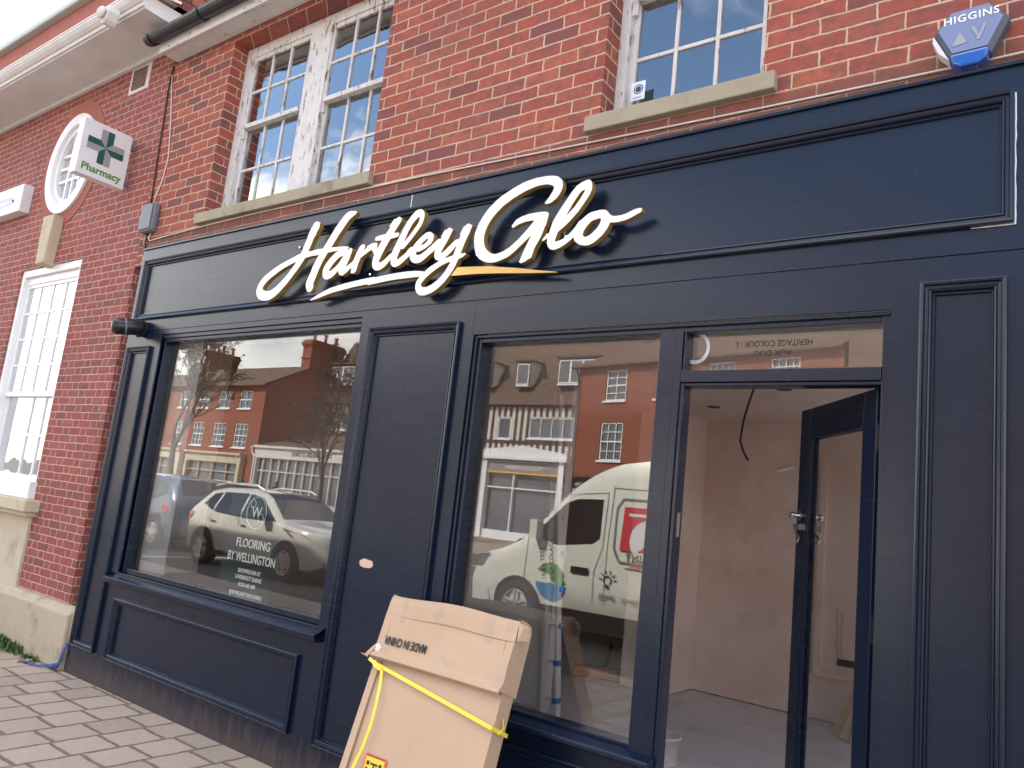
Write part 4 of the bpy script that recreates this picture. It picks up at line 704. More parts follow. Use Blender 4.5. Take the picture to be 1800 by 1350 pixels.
# cornice
q = MB(); CP = [(BY + .01, 5.215), (.05, 5.215), (.05, 5.25), (-.355, 5.256), (-.355, 5.272), (-.375, 5.272), (-.375, 5.305), (-.39, 5.308), (-.415, 5.328), (-.435, 5.356), (-.435, 5.376), (BY + .01, 5.39)]
q.prism(CP, PXL, -6.165, lambda u, v, w: (w, u, v)); q.build('cornice', M['offwhite'], ph)
q = MB(); q.prism([(-.44, 5.378), (-.40, 5.380), (-.10, 5.43), (-.10, 5.45), (-.44, 5.392)], PXL, -6.10, lambda u, v, w: (w, u, v)); q.build('lead_flashing', M['lead'], ph)
q = MB(); q.poly([(PXL, -.30, 5.41), (-6.12, -.30, 5.41), (-6.12, 4.2, 8.6), (PXL, 4.2, 8.6)]); q.poly([(-6.12, -.30, 5.41), (-6.12, 8.6, 5.4), (-6.12, 4.2, 8.6)]); q.poly([(PXL, 4.2, 8.6), (-6.12, 4.2, 8.6), (-6.12, 8.6, 5.4), (PXL, 8.6, 5.4)])
q.build('tiled_roof', M['tile'], ph, fixn=False)
q = MB(); q.box(PXL, -6.3, .26, .62, 5.38, 6.66); q.build('parapet', M['brick_rub'], ph)
q = MB(); q.box(PXL, -6.25, .18, .70, 6.66, 6.74); q.build('parapet_coping', plain('pale_green_coping', (.43, .49, .45), .6), ph, bevel=.02)
q = MB()  # moulded rainwater head on the cornice
q.prism([(-.06, 5.325), (.06, 5.325), (.072, 5.27), (.045, 5.205), (.015, 5.175), (-.015, 5.175), (-.045, 5.205), (-.072, 5.27)], -.52, -.42, lambda u, v, w: (-6.50 + u, w, v - .05)); q.lathe([(.02, 0), (.05, .01), (.055, .03), (.02, .05)], frameM((-6.50, -.52, 5.21), (1, 0, 0), (0, 0, 1)), 12); q.build('rainwater_mask', M['offwhite'], ph, bevel=.012)
q = MB(); q.box(-7.15, -6.80, .072, BY + .01, 4.945, 5.205); vf = q.build('vent', M['offwhite'], ph, bevel=.004)
q = MB(); q.box(-7.09, -6.86, .058, .072, 4.975, 5.175); q.build('grille', M['terra'], vf, bevel=.006)
q = MB()
for i in range(5):
    for j in range(5): q.box(-7.075 + i * .043, -7.05 + i * .043, .0565, .0582, 4.99 + j * .036, 5.01 + j * .036)
q.build('grille_hole', M['ink'], vf)

# projecting pharmacy sign
px = thing('pharmacy_sign', 'white projecting sign with a green and grey cross on the brick wall', 'sign', (-6.82, 0, 4.2))
SX, SY0, SY1, SZ0, SZ1 = -6.775, -.385, .030, 3.930, 4.425
q = MB(); q.box(SX - .095, SX, SY0, SY1, SZ0, SZ1); q.build('case', M['pwhite'], px, bevel=.006)
q = MB(); q.box(SX - .07, SX - .03, SY1, BY + .02, SZ0 + .06, SZ0 + .10); q.box(SX - .07, SX - .03, SY1, BY + .02, SZ1 - .10, SZ1 - .06); build_each(q, 'bracket', M['grey'], px)
cyy, czz = (SY0 + SY1) / 2 + .0, 4.225; L_, w_ = .155, .054
for mi, mat in ((0, 'green'), (1, 'silver')):
    q = MB()
    for k in range(4):
        a = k * math.pi / 2; ca, sa = math.cos(a), math.sin(a)
        for half in (0, 1):
            if half != mi: continue
            pts = [(0, 0), (w_, w_), (L_, w_), (L_, 0)] if half else [(0, 0), (L_, 0), (L_, -w_), (w_, -w_)]
            pts = [(u * ca - v * sa, u * sa + v * ca) for u, v in pts]
            q.prism([(cyy + u, czz + v) for u, v in pts], SX + .0015, SX + .003, lambda u, v, w: (w, u, v))
    q.build('green_cross' if mi == 0 else 'grey_cross', M[mat], px)
MS = frameM((SX + .002, cyy, 4.005), (0, 1, 0), (0, 0, 1)); k = text_mb('Pharmacy', .088, MS, .001, .0022, sx=.98); k.build('lettering', M['lgreen'], px)
# flat sign at the very left
fs = thing('wall_sign', 'flat white sign with a lilac chevron at the left edge above the tall window', 'sign', (-9.9, .03, 4.17))
q = MB(); q.box(-11.6, -8.86, -.02, BY + .005, 4.035, 4.335); q.build('panel', M['pwhite'], fs, bevel=.008)
q = MB()
for a, b, c, d in (((-9.9, 4.225), (-9.12, 4.205), .016, 0), ((-9.12, 4.205), (-9.03, 4.165), .016, 0), ((-9.03, 4.165), (-9.9, 4.10), .016, 0)):
    dx, dz = b[0] - a[0], b[1] - a[1]; l_ = math.hypot(dx, dz); ox_, oz_ = -dz / l_ * c, dx / l_ * c
    q.prism([(a[0] - ox_, a[1] - oz_), (b[0] - ox_, b[1] - oz_), (b[0] + ox_, b[1] + oz_), (a[0] + ox_, a[1] + oz_)], -.0235, -.0215, lambda u, v, w: (u, w, v))
q.build('chevron', M['lilac'], fs)

# ================================================================== cardboard box
bx = thing('cardboard_box', 'large flat brown cardboard box leaning on the navy pilaster, upside down print near the top', 'box', (-2.3, -.5, 0))
TL, TR = Vector((-2.735, -.125, 1.050)), Vector((-1.965, -.125, 1.055)); BL, BRt = Vector((-2.60, -.585, 0.0)), Vector((-1.86, -.585, 0.0))
def bp3(u, s_, o=0.0):   # u across 0..1, s down 0..1, o out of the front
    L0 = TL.lerp(BL, s_); R0 = TR.lerp(BRt, s_); nrm = Vector((0, -.915, .40)); return L0.lerp(R0, u) + nrm * o
q = MB(); nb_ = 14; rr = random.Random(8)
body = []
def bowed(u, s_): return .010 * math.sin(math.pi * u) * math.sin(math.pi * min(1, s_ * 1.1)) + .002 * math.sin(9 * u + 5 * s_)
for i in range(nb_ + 1):
    for j in range(nb_ + 1): body.append(bp3(.03 + .955 * j / nb_, .02 + .98 * i / nb_, bowed(j / nb_, i / nb_)))
q.mesh(body, [(i * (nb_ + 1) + j, i * (nb_ + 1) + j + 1, (i + 1) * (nb_ + 1) + j + 1, (i + 1) * (nb_ + 1) + j) for i in range(nb_) for j in range(nb_)])
T_ = .088
def strip(q, pts): q.poly(pts)
for i in range(nb_):
    s0, s1 = .02 + .98 * i / nb_, .02 + .98 * (i + 1) / nb_
    q.poly([bp3(.03, s0, bowed(0, 0)), bp3(.03, s1, bowed(0, 0)), bp3(.03, s1, -T_), bp3(.03, s0, -T_)]); q.poly([bp3(.985, s0, bowed(1, 0)), bp3(.985, s0, -T_), bp3(.985, s1, -T_), bp3(.985, s1, bowed(1, 0))])
q.poly([bp3(.03, .02, -T_), bp3(.985, .02, -T_), bp3(.985, 1, -T_), bp3(.03, 1, -T_)]); q.poly([bp3(.03, .02), bp3(.985, .02), bp3(.985, .02, -T_), bp3(.03, .02, -T_)]); q.poly([bp3(.03, 1), bp3(.03, 1, -T_), bp3(.985, 1, -T_), bp3(.985, 1)])
q.build('carton', M['card'], bx, smooth=False)
# inner second skin: side wrap edges
q = MB()
q.tube([bp3(.028, .26 + .74 * k / 8, .004) for k in range(9)], .004, 6); q.tube([bp3(.066, .255 + .745 * k / 8, .0115) for k in range(9)], .0014, 4); q.build('fold_line', M['card_dark'], bx)
q = MB(); # left wrap flap, a little proud
q.mesh([bp3(.0, .26, .004), bp3(.06, .26, .012), bp3(.06, 1, .012), bp3(.0, 1, .004), bp3(.0, .26, -.02), bp3(.0, 1, -.02)], [(0, 1, 2, 3), (0, 3, 5, 4)]); q.build('side_flap', M['card'], bx)
# the sleeve lid over the top
def lidp(u, s_, o): return bp3(-.012 + 1.003 * u, s_, o)
q = MB(); N_ = 16
prof = [(.012, -.10), (-.012, -.085), (-.018, -.05), (-.014, .002), (-.004, .012), (.018, .0155), (.09, .015), (.16, .017), (.225, .020), (.243, .030), (.252, .038), (.258, .040), (.262, .034), (.262, .024), (.255, .014)]
vs = []
for s_, o_ in prof:
    for j in range(N_ + 1):
        u = j / N_; edge = abs(u - .5) * 2
        vs.append(lidp(u, s_ + (.006 * math.sin(7 * u + 1) * (s_ < .05)) + .010 * (u - .5) * (s_ > .2), o_ + .003 * math.sin(5 * u + s_ * 20)))
q.mesh(vs, [(i * (N_ + 1) + j, i * (N_ + 1) + j + 1, (i + 1) * (N_ + 1) + j + 1, (i + 1) * (N_ + 1) + j) for i in range(len(prof) - 1) for j in range(N_)])
for u in (0, 1):
    q.poly([lidp(u, s_, o_) for s_, o_ in prof[:12]] + [lidp(u, .25, -.10)])
lid = q.build('lid', M['card'], bx, smooth=False, fixn=True)
q = MB(); q.tube([lidp(u, .072 + .004 * math.sin(u * 9), .0165) for u in np.linspace(.0, 1, 12)], .0016, 4); q.tube([lidp(.06, .07 + .16 * k / 6, .0165) for k in range(7)], .0012, 4); q.tube([lidp(.945, .075 + .17 * k / 6, .017) for k in range(7)], .0014, 4)
q.tube([lidp(u, .2615, .029) for u in np.linspace(0, 1, 12)], .0022, 5); q.build('crease', M['card_dark'], lid)
q = MB()   # crushed right corner flap and torn left corner
q.mesh([lidp(1.0, .0, .016), lidp(1.045, .005, -.02), lidp(1.05, .05, -.03), lidp(1.012, .07, .014), lidp(1.03, .02, .012)], [(0, 1, 4), (1, 2, 4), (2, 3, 4), (3, 0, 4)])
q.mesh([lidp(-.005, .20, .014), lidp(-.035, .225, .018), lidp(-.055, .262, .034), lidp(-.01, .255, .036), lidp(.01, .22, .026)], [(0, 1, 4), (1, 2, 3, 4)])
q.mesh([lidp(-.055, .262, .034), lidp(-.075, .257, .045), lidp(-.01, .266, .040), lidp(-.005, .258, .041)], [(0, 1, 3), (1, 2, 3)])
q.mesh([lidp(.0, .012, .010), lidp(-.02, .03, -.004), lidp(-.018, .06, .0), lidp(.0, .055, .014)], [(0, 1, 2, 3)]); build_each(q, 'torn_corner', M['card'], lid, fixn=False)
q = MB()   # torn paper / inner liner
q.mesh([lidp(-.005, .205, .0175), lidp(.025, .20, .019), lidp(.055, .215, .0205), lidp(.045, .235, .026), lidp(.0, .228, .024)], [(0, 1, 2, 3, 4)]); q.build('torn_paper', M['bucket'], lid, fixn=False)
q = MB()
def tape(u0, s0, u1, s1, w, o=.0185):
    a, b = lidp(u0, s0, o), lidp(u1, s1, o); d = (b - a).normalized(); c = d.cross(Vector((0, -.915, .40))).normalized() * w / 2
    q.poly([a - c, b - c, b + c, a + c])
tape(.13, .0, .155, .10, .03); tape(.40, .02, .44, .05, .06); tape(.80, .0, .83, .10, .05); tape(.93, .0, .96, .04, .04); tape(.02, .215, .10, .225, .04, .028); tape(.93, .19, .985, .25, .06, .030); tape(.50, .18, .60, .22, .03, .024)
build_each(q, 'clear_tape', M['tape'], lid, fixn=False)
# print, upside down, on the lid
xa = (TR - TL).normalized(); ya = (TL - BL).normalized(); cpt = lidp(.235, .178, .0215)
k = text_mb('MADE IN CHINA', .054, frameM(cpt, -xa, -ya) , .0008, .0012, sx=.66); k.build('print', M['ink'], lid)
# yellow strap
def sp(u, s_, o=.016): return bp3(u, s_, o)
q = MB()
P1 = [(-.012, .272), (.06, .285), (.12, .300)] ; path = [sp(u, s_, .028) for u, s_ in [(-.02, .268), (.05, .281)]] + [sp(u, .281 + (u - .05) * .105, .020 + .004 * math.sin(u * 3)) for u in np.linspace(.12, .955, 12)] + [sp(.988, .379, .014), sp(.993, .380, -.02), sp(.994, .380, -.085)]
q.ribbon(path, (0, -.915, .40), .0165); q.ribbon([sp(.993, .38, .012), sp(1.004, .38, -.03), sp(1.006, .38, -.088)], (1, .1, 0), .0165)
q.ribbon([sp(.03, .276, .030), sp(.07, .29, .034), sp(.11, .295, .030)], (0, -.915, .40), .022)
q.ribbon([sp(.105, .29, .024), sp(.135, .34, .030), sp(.165, .42, .038), sp(.182, .50, .044), sp(.178, .58, .046), sp(.150, .66, .044), sp(.105, .74, .040), sp(.05, .82, .034), sp(.0, .90, .026), sp(-.04, .97, .016)], (.45, -.8, .3), .0125)
q.tube([sp(1.0, .335, -.03), sp(1.008, .36, -.045), sp(1.010, .38, -.03), sp(1.003, .39, -.02)], .003, 5)
tag(q.build('yellow_strap', M['strap'], None, fixn=True), 'yellow plastic strapping slung loosely across the leaning cardboard box', 'strap')
# printed sticker low on the front
stM = frameM(bp3(.268, .645, .0145), xa, ya)
def sbox(q, a, b, c, d, e=0): return q.box(a, b, c, d, e, e + .0008, stM)
q = MB(); sbox(q, -.062, .062, -.14, .062); stk = q.build('shipping_sticker', M['orange'], bx)
q = MB(); sbox(q, -.054, .054, -.132, .052, .001); q.build('yellow_field', M['yellow'], stk)
q = MB()
for i in range(9): sbox(q, -.052 + i * .012, -.046 + i * .012, .0535, .060, .001)
sbox(q, -.004, .004, -.02, .03, .002); sbox(q, -.022, .022, .024, .032, .002); sbox(q, -.045, -.028, .020, .036, .002); sbox(q, .028, .045, .018, .036, .002); sbox(q, -.045, -.03, -.01, .01, .002); sbox(q, .028, .045, -.008, .008, .002); sbox(q, .012, .018, -.015, .02, .002); sbox(q, -.046, .046, -.045, -.040, .002); sbox(q, -.046, .046, -.075, -.07, .002); q.build('symbols', M['ink'], stk)
q = MB(); q.mesh([bp3(.17, .40, .0125), bp3(.20, .385, .022), bp3(.205, .40, .013), bp3(.165, .43, .0125)], [(0, 1, 2), (0, 2, 3)]); q.mesh([bp3(.82, .27, .011), bp3(.90, .262, .014), bp3(.83, .278, .012)], [(0, 1, 2)]); build_each(q, 'surface_tear', M['tape'], bx, fixn=False)
q = MB(); rr = random.Random(4)
for (u, s_) in ((.12, .60), (.125, .615), (.88, .55), (.55, .7)): q.lathe([(0, .0006), (.006, .0004)], frameM(bp3(u, s_, .0135), xa, ya), 8, cap=False)
build_each(q, 'dent', M['card_dark'], bx, fixn=False)

# ================================================================== ground
q = MB(); q.mat(0)
def sheet(name, mat, x0, x1, y0, y1, z, lab=None):
    q = MB(); q.box(x0, x1, y0, y1, z - .12, z); o = q.build(name, M[mat], None); o['kind'] = 'structure'; return o
sheet('pavement', 'paving', -60, 40, -4.15, .09, 0.0)
sheet('kerb', 'kerb', -60, 40, -4.30, -4.1505, -.004)
q = MB(); q.poly([(-400, -400, -.135), (400, -400, -.135), (400, 400, -.135), (-400, 400, -.135)]); o = q.build('ground', M['asphalt'], None, fixn=False); o['kind'] = 'structure'
q = MB(); q.poly([(-80, -19.4, -.125), (60, -19.4, -.125), (60, -4.30, -.125), (-80, -4.30, -.125)]); o = q.build('road', M['asphalt'], None, fixn=False); o['kind'] = 'structure'
q = MB()
for xx in (-19.6, -14.9, -9.0, -7.9, -1.2, 4): q.box(xx - .05, xx + .05, -8.6, -4.6, -.125, -.121)
for i in range(20): q.box(-60 + i * 5, -58 + i * 5, -14.9, -14.8, -.125, -.121)
o = q.build('road_marking', M['line'], None); o['kind'] = 'structure'
sheet('pavement', 'paving', -90, 60, -42, -19.4, -.01)
# weeds along the plinth
q = MB(); rr = random.Random(9)
for i in range(620):
    x = rr.triangular(-8.6, -6.28, -7.2) if i < 430 else rr.uniform(-9.4, -6.9); y = -.028 - abs(rr.gauss(0, .035)); h = rr.uniform(.02, .11) * (1 if x < -6.7 else .5); a = rr.uniform(0, math.tau); b = Vector((math.cos(a), math.sin(a) - .25, 0)) * rr.uniform(.01, .05); w = Vector((-math.sin(a), math.cos(a), 0)) * rr.uniform(.004, .012)
    p0 = Vector((x, y, 0)); p1 = p0 + b * .5 + Vector((0, 0, h * .7)); p2 = p0 + b + Vector((0, 0, h))
    q.poly([p0 - w * .4, p0 + w * .4, p1 + w]); q.poly([p1 + w, p2, p1 - w]); q.poly([p0 - w * .4, p1 + w, p1 - w])
o = q.build('grass', M['leaf'], None, fixn=False); o['kind'] = 'stuff'; o['label'] = 'green weeds growing along the foot of the stone plinth'; o['category'] = 'grass'
q = MB()
for i in range(16):
    x = rr.uniform(-7.3, -6.3); y = rr.uniform(-.16, -.03); a = rr.uniform(0, 6.28); d = Vector((math.cos(a), math.sin(a), rr.uniform(0, .5))) * rr.uniform(.012, .03); e = Vector((-math.sin(a), math.cos(a), .2)) * .012; p0 = Vector((x, y, .004)); q.poly([p0 - d, p0 - e, p0 + d + Vector((0, 0, .01)), p0 + e])
o = q.build('leaf_litter', M['dryleaf'], None, fixn=False); o['kind'] = 'stuff'; o['label'] = 'dry brown leaf litter scattered at the foot of the plinth'; o['category'] = 'leaves'
q = MB()
q.tube([(-6.145, .0, .20), (-6.14, -.02, .13), (-6.15, -.03, .06), (-6.16, -.04, .03), (-6.20, -.06, .025), (-6.22, -.03, .03), (-6.26, -.07, .02), (-6.33, -.10, .012), (-6.42, -.12, .010)], [.007, .008, .010, .014, .016, .014, .009, .007, .006], 7)
for k in range(7): a = -.5 + k * .17; q.tube([(-6.42, -.12, .010), (-6.47 - .01 * k, -.12 - .05 * a, .010), (-6.52 + .01 * abs(k - 3), -.125 - .09 * a, .006)], .0035, 5)
q.tube([(-6.20, -.05, .03), (-6.16, -.07, .04), (-6.18, -.03, .045), (-6.22, -.06, .03)], .010, 6); tag(q.build('rope', M['rope'], None, smooth=True), 'frayed blue rope lying on the paving at the corner of the navy shopfront', 'rope')
for i, (x, y, lb) in enumerate(((-6.55, -.09, 'small scrap of white paper on the paving near the weeds'),)):
    q = MB(); q.mesh([(x, y, .003), (x + .05, y + .01, .012), (x + .06, y + .04, .004), (x + .01, y + .035, .016)], [(0, 1, 2), (0, 2, 3)]); tag(q.build('paper_scrap', M['paper'], None, fixn=False), lb, 'litter')
# ================================================================== across the street (seen mirrored in the shop glass)
def opp_window(parent, x0, x1, z0, z1, y, cols=2, rows=2, sash=True, curtain=False, sill=True, frame='white'):
    f = MB(); t_ = .07
    f.box(x0, x0 + t_, y - .10, y - .04, z0, z1); f.box(x1 - t_, x1, y - .10, y - .04, z0, z1); f.box(x0 + t_, x1 - t_, y - .10, y - .041, z1 - t_, z1); f.box(x0 + t_, x1 - t_, y - .10, y - .041, z0, z0 + t_)
    for k in range(1, cols): xm = x0 + (x1 - x0) * k / cols; f.box(xm - .022, xm + .022, y - .095, y - .05, z0 + t_, z1 - t_)
    for k in range(1, rows):
        zm = z0 + (z1 - z0) * k / rows; w = .04 if (sash and k == rows // 2) else .02; f.box(x0 + t_, x1 - t_, y - .094, y - .051, zm - w, zm + w)
    if sill: f.box(x0 - .10, x1 + .10, y - .10, y + .09, z0 - .10, z0 - .002)
    w_ = f.build('window', M[frame], parent)
    p_ = MB(); p_.box(x0 + .02, x1 - .02, y - .13, y - .11, z0 + .02, z1 - .02); p_.build('pane', M['curtain' if curtain else 'pane'], w_)
    return w_
def chimney(parent, x0, x1, y0, y1, z0, z1, pots, mat='brick_far'):
    c = MB(); c.box(x0, x1, y0, y1, z0, z1 - .55); c.box(x0 - .07, x1 + .07, y0 - .07, y1 + .07, z1 - .55, z1 - .40); c.box(x0 - .14, x1 + .14, y0 - .14, y1 + .14, z1 - .40, z1 - .18); c.box(x0 - .05, x1 + .05, y0 - .05, y1 + .05, z1 - .18, z1); c.box(x0 - .06, x1 + .06, y0 - .06, y1 + .06, z1 - 1.5, z1 - 1.35)
    ch = c.build('chimney', M[mat], parent)
    for k in range(pots):
        p_ = MB(); p_.lathe([(.17, 0), (.13, .1), (.13, .62), (.18, .66), (.18, .74), (.1, .75)], Matrix.Translation(((x0 + x1) / 2, y0 + (y1 - y0) * (k + .5) / pots, z1 - .01)), 12); p_.build('chimney_pot', M['brick_rub'], ch)
    return ch
def terrace(label, x0, x1, y, eave, ridge_y, ridge_z, back, wins, group=None, hipL=0, hipR=0, brickm='brick_far', name='brick_house', cat='house'):
    h = thing(name, label, cat, ((x0 + x1) / 2, y, 0), group)
    q = MB(); holes = [(a, b, c, d) for a, b, c, d, *_ in wins]
    wall(q, x0, x1, -.2, eave, y, holes, .16, sgn=-1)
    q.poly([(x0, back, -.2), (x1, back, -.2), (x1, back, eave), (x0, back, eave)])
    for xx, hip in ((x0, hipL), (x1, hipR)):
        q.poly([(xx, y - .16, -.2), (xx, back, -.2), (xx, back, eave), (xx, y - .16, eave)])
        if not hip: q.poly([(xx, y - .05, eave), (xx, back, eave), (xx, ridge_y, ridge_z - .08)])
    q.build('brick_wall', M[brickm], h, fixn=False)
    r = MB(); ov = .38; e0 = .12
    A, B, Cq, D = (x0 - (.3 if hipL else .06), y + ov, eave - e0), (x1 + (.3 if hipR else .06), y + ov, eave - e0), (x1 - hipR + (0 if hipR else .06), ridge_y, ridge_z), (x0 + hipL - (0 if hipL else .06), ridge_y, ridge_z)
    E_, F_ = (B[0], back - ov, eave - e0), (A[0], back - ov, eave - e0)
    r.poly([A, B, Cq, D]); r.poly([E_, F_, D, Cq])
    if hipL: r.poly([F_, A, D])
    if hipR: r.poly([B, E_, Cq])
    r.box(A[0], B[0], y + .002, y + ov, eave - e0 - .10, eave - e0 - .004)
    r.build('roof', M['tile_far'], h, fixn=False)
    for a, b, c, d, *o in wins: opp_window(h, a, b, c, d, y, *(o if o else (2, 2)))
    return h
YA, YB = -30.84, -35.84
def shopfront(h, x0, x1, y, z1, zf, mat, cols, stall=.5, transom=2.7, pil=.35):
    f = MB(); f.box(x0, x1, y - .3, y + .18, zf, z1); f.box(x0 - .05, x1 + .05, y - .3, y + .34, z1, z1 + .16); f.box(x0, x0 + pil, y - .3, y + .2, -.1, zf); f.box(x1 - pil, x1, y - .3, y + .2, -.1, zf); f.box(x0 + pil, x1 - pil, y - .3, y + .08, -.1, stall)
    for k in range(1, cols): xm = x0 + (x1 - x0) * k / cols; f.box(xm - .05, xm + .05, y - .2, y + .05, stall, zf)
    f.box(x0 + pil, x1 - pil, y - .2, y + .045, transom - .04, transom + .04); w_ = f.build('shopfront', M[mat], h)
    p_ = MB(); p_.box(x0 + pil, x1 - pil, y - .12, y - .10, stall, zf); p_.build('pane', M['pane'], w_); return w_

hA = terrace('three storey red brick house between two tall chimneys across the street', -61.5, -47.8, YA, 8.75, YA - 4, 10.9, YA - 8,
  [(-50.85, -49.35, 6.87, 8.2, 2, 2), (-53.5, -52.0, 6.87, 8.2, 2, 2), (-56.25, -54.8, 6.87, 8.2, 2, 2), (-59.0, -57.6, 6.87, 8.2, 2, 2), (-50.85, -49.25, 3.95, 5.75, 3, 4), (-53.6, -52.0, 3.95, 5.75, 3, 4), (-56.4, -54.9, 3.95, 5.75, 3, 4), (-59.2, -57.7, 3.95, 5.75, 3, 4)])
chimney(hA, -48.75, -47.72, YA - 6.6, YA - 3.4, 8.5, 12.9, 3); chimney(hA, -62.1, -61.2, YA - 6.2, YA - 3.4, 9, 12.5, 3)
s1 = shopfront(hA, -56.2, -49.0, YA + .20, 3.35, 2.75, 'cream', 4, .5, 2.1); s2 = shopfront(hA, -61.3, -57.0, YA + .20, 3.4, 2.8, 'cream', 3, .5, 2.1, .6)
chimney_left = terrace('three storey brick house at the far left of the opposite terrace', -78, -61.6, YA - .2, 8.4, YA - 4, 10.5, YA - 8, [(-64.5, -63.1, 6.6, 7.9, 2, 2), (-68, -66.6, 6.6, 7.9, 2, 2), (-64.5, -63.1, 3.9, 5.6, 2, 4), (-68, -66.6, 3.9, 5.6, 2, 4)])
shopfront(chimney_left, -76, -62.2, YA, 3.3, 2.7, 'white', 8)
# single storey shop beside the gable
hS = thing('low_shop', 'low white shop with many small panes in front of the brick gable', 'shop', (-42, YA, 0))
q = MB(); q.box(-47.7, -35.0, YB + .1, YA - .3, -.1, 4.1); q.build('wall', M['brick_far'], hS)
fr = shopfront(hS, -47.7, -35.0, YA, 4.05, 3.35, 'offwhite', 14, .6, 2.45, .3)
q = MB(); q.poly([(-48.0, YA + .35, 4.22), (-34.8, YA + .35, 4.22), (-34.8, YB + .05, 5.65), (-48.0, YB + .05, 5.65)]); q.poly([(-34.8, YA + .35, 4.22), (-34.8, YB, 4.1), (-34.8, YB + .05, 5.65)]); q.build('roof', M['tile_far'], hS, fixn=False)
q = MB(); q.tube([(-47.9, YA + .40, 4.12), (-47.9, YA + .3, 3.7), (-47.6, YA + .25, 3.4), (-47.6, YA + .25, 0)], .06, 8); q.build('downpipe', M['white'], hS)
k = text_mb('THE CORNER STORES', .42, OPP(-41.5, YA + .19, 3.72), .01, .004); k.build('lettering', M['ink'], hS)

# timber framed range, set back
hB = thing('timber_framed_building', 'half timbered building with steep tiled roof and dormers set back across the street', 'building', (-34, YB, 0))
wB = [(-47.2, -44.3, 6.15, 7.45, 4, 1), (-41, -39.8, 6.15, 7.45, 2, 1), (-37.6, -34.4, 6.15, 7.45, 4, 1), (-30.15, -29.15, 6.0, 7.35, 1, 1), (-27.7, -24.45, 6.1, 7.38, 4, 1)]
q = MB(); wall(q, -47.79, -21.5, -.1, 8.2, YB, [w[:4] for w in wB], .16, sgn=-1); q.build('stucco_wall', M['stucco'], hB, fixn=False)
q = MB(); x = -47.7
while x < -21.6:
    inw = [w for w in wB if w[0] - .1 < x + .09 < w[1] + .1]
    if not inw: q.box(x, x + .18, YB - .02, YB + .03, 5.0, 8.2)
    else: q.box(x, x + .18, YB - .02, YB + .03, inw[0][3] + .08, 8.2); q.box(x, x + .18, YB - .02, YB + .03, 5.0, inw[0][2] - .12)
    x += .46
q.box(-47.79, -21.5, YB + .001, YB + .05, 5.72, 5.92); q.box(-47.79, -21.5, YB + .001, YB + .05, 8.02, 8.2); q.build('timber_framing', M['timberframe'], hB)
q = MB(); q.poly([(-47.79, YB + .35, 8.15), (-21.2, YB + .35, 8.15), (-21.2, YB - 2.6, 13.6), (-47.79, YB - 2.6, 13.6)]); q.poly([(-47.79, YB - 2.6, 13.6), (-21.2, YB - 2.6, 13.6), (-21.2, YB - 9, 9), (-47.79, YB - 9, 9)]); q.poly([(-47.79, YB + .35, 8.15), (-47.79, YB - 9, 9), (-47.79, YB - 2.6, 13.6)]); q.poly([(-47.79, YB + .35, 8.15), (-21.2, YB + .35, 8.15), (-21.2, YB, 8.1), (-47.79, YB, 8.1)])
q.build('tiled_roof', M['tile_far'], hB, fixn=False)
for a, b, c, d, n_, r_ in wB: opp_window(hB, a, b, c, d, YB, n_, r_, False)
def dormer(x0, x1, z0, z1, n):
    y = YB + .12; q = MB(); yb0, yb1 = YB - 2.6 + (13.6 - z0) * .54, YB - 2.6 + (13.6 - z1 - .35) * .54
    q.poly([(x0, y, z0 - .2), (x1, y, z0 - .2), (x1, y, z1 + .15), (x0, y, z1 + .15)])
    q.mat(1)
    for xx in (x0, x1): q.poly([(xx, y, z0 - .2), (xx, YB - 3.0, z1 + .15), (xx, y, z1 + .15)])
    q.mat(2); q.box(x0 - .18, x1 + .18, YB - 3.0, y + .2, z1 + .151, z1 + .26); d = q.build('dormer', [M['timberframe'], M['lead'], M['tile_far']], hB, fixn=False)
    f = MB(); f.box(x0 + .05, x1 - .05, y + .001, y + .06, z0 - .12, z0 - .02); w = (x1 - x0 - .16) / n
    for k in range(n):
        a = x0 + .08 + k * w; f.box(a, a + .07, y + .001, y + .05, z0, z1); f.box(a + w - .07, a + w, y + .001, y + .05, z0, z1); f.box(a + .07, a + w - .07, y + .001, y + .05, z1 - .07, z1); f.box(a + .07, a + w - .07, y + .001, y + .05, z0, z0 + .07)
    f.build('window', M['white'], d); p_ = MB(); p_.box(x0 + .1, x1 - .1, y + .002, y + .02, z0 + .02, z1 - .02); p_.build('pane', M['pane'], d)
for a in ((-46.8, -44.1, 9.65, 11.0, 4), (-41, -39.9, 9.55, 10.8, 1), (-37.2, -34.6, 9.6, 10.95, 3), (-32.0, -30.9, 9.45, 10.75, 1), (-29.05, -27.95, 9.45, 10.8, 1), (-25.9, -23.2, 9.5, 10.95, 3)): dormer(*a)
hG = thing('grey_shop', 'single storey grey shop with a white parapet and mirrored lettering across the street', 'shop', (-24, YA, 0))
q = MB(); q.box(-27.1, -21.5, YB + .1, YA - .35, -.1, 4.4); q.build('wall', M['offwhite'], hG)
q = MB(); q.box(-27.2, -21.4, YA - .35, YA + .30, 4.28, 4.44); q.prism([(-27.1, 4.441), (-21.5, 4.441), (-21.5, 4.72), (-24.3, 5.08), (-27.1, 4.80)], YA - .35, YA + .12, lambda u, v, w: (u, w, v)); q.box(-27.0, -26.65, YA - .3, YA + .14, -.1, 4.27); q.box(-21.95, -21.6, YA - .3, YA + .14, -.1, 4.27); q.box(-26.64, -21.96, YA - .3, YA + .02, -.1, .45)
for k in range(20): q.box(-26.6 + k * .233, -26.5 + k * .233, YA, YA + .10, 4.14, 4.22)
q.build('surround', M['white'], hG)
q = MB(); q.box(-26.64, -21.96, YA - .3, YA + .05, 3.62, 4.13); q.build('fascia', M['greyshop'], hG)
q = MB(); q.box(-26.64, -21.96, YA - .3, YA + .07, 3.54, 3.615); q.build('yellow_trim', M['yellow'], hG)
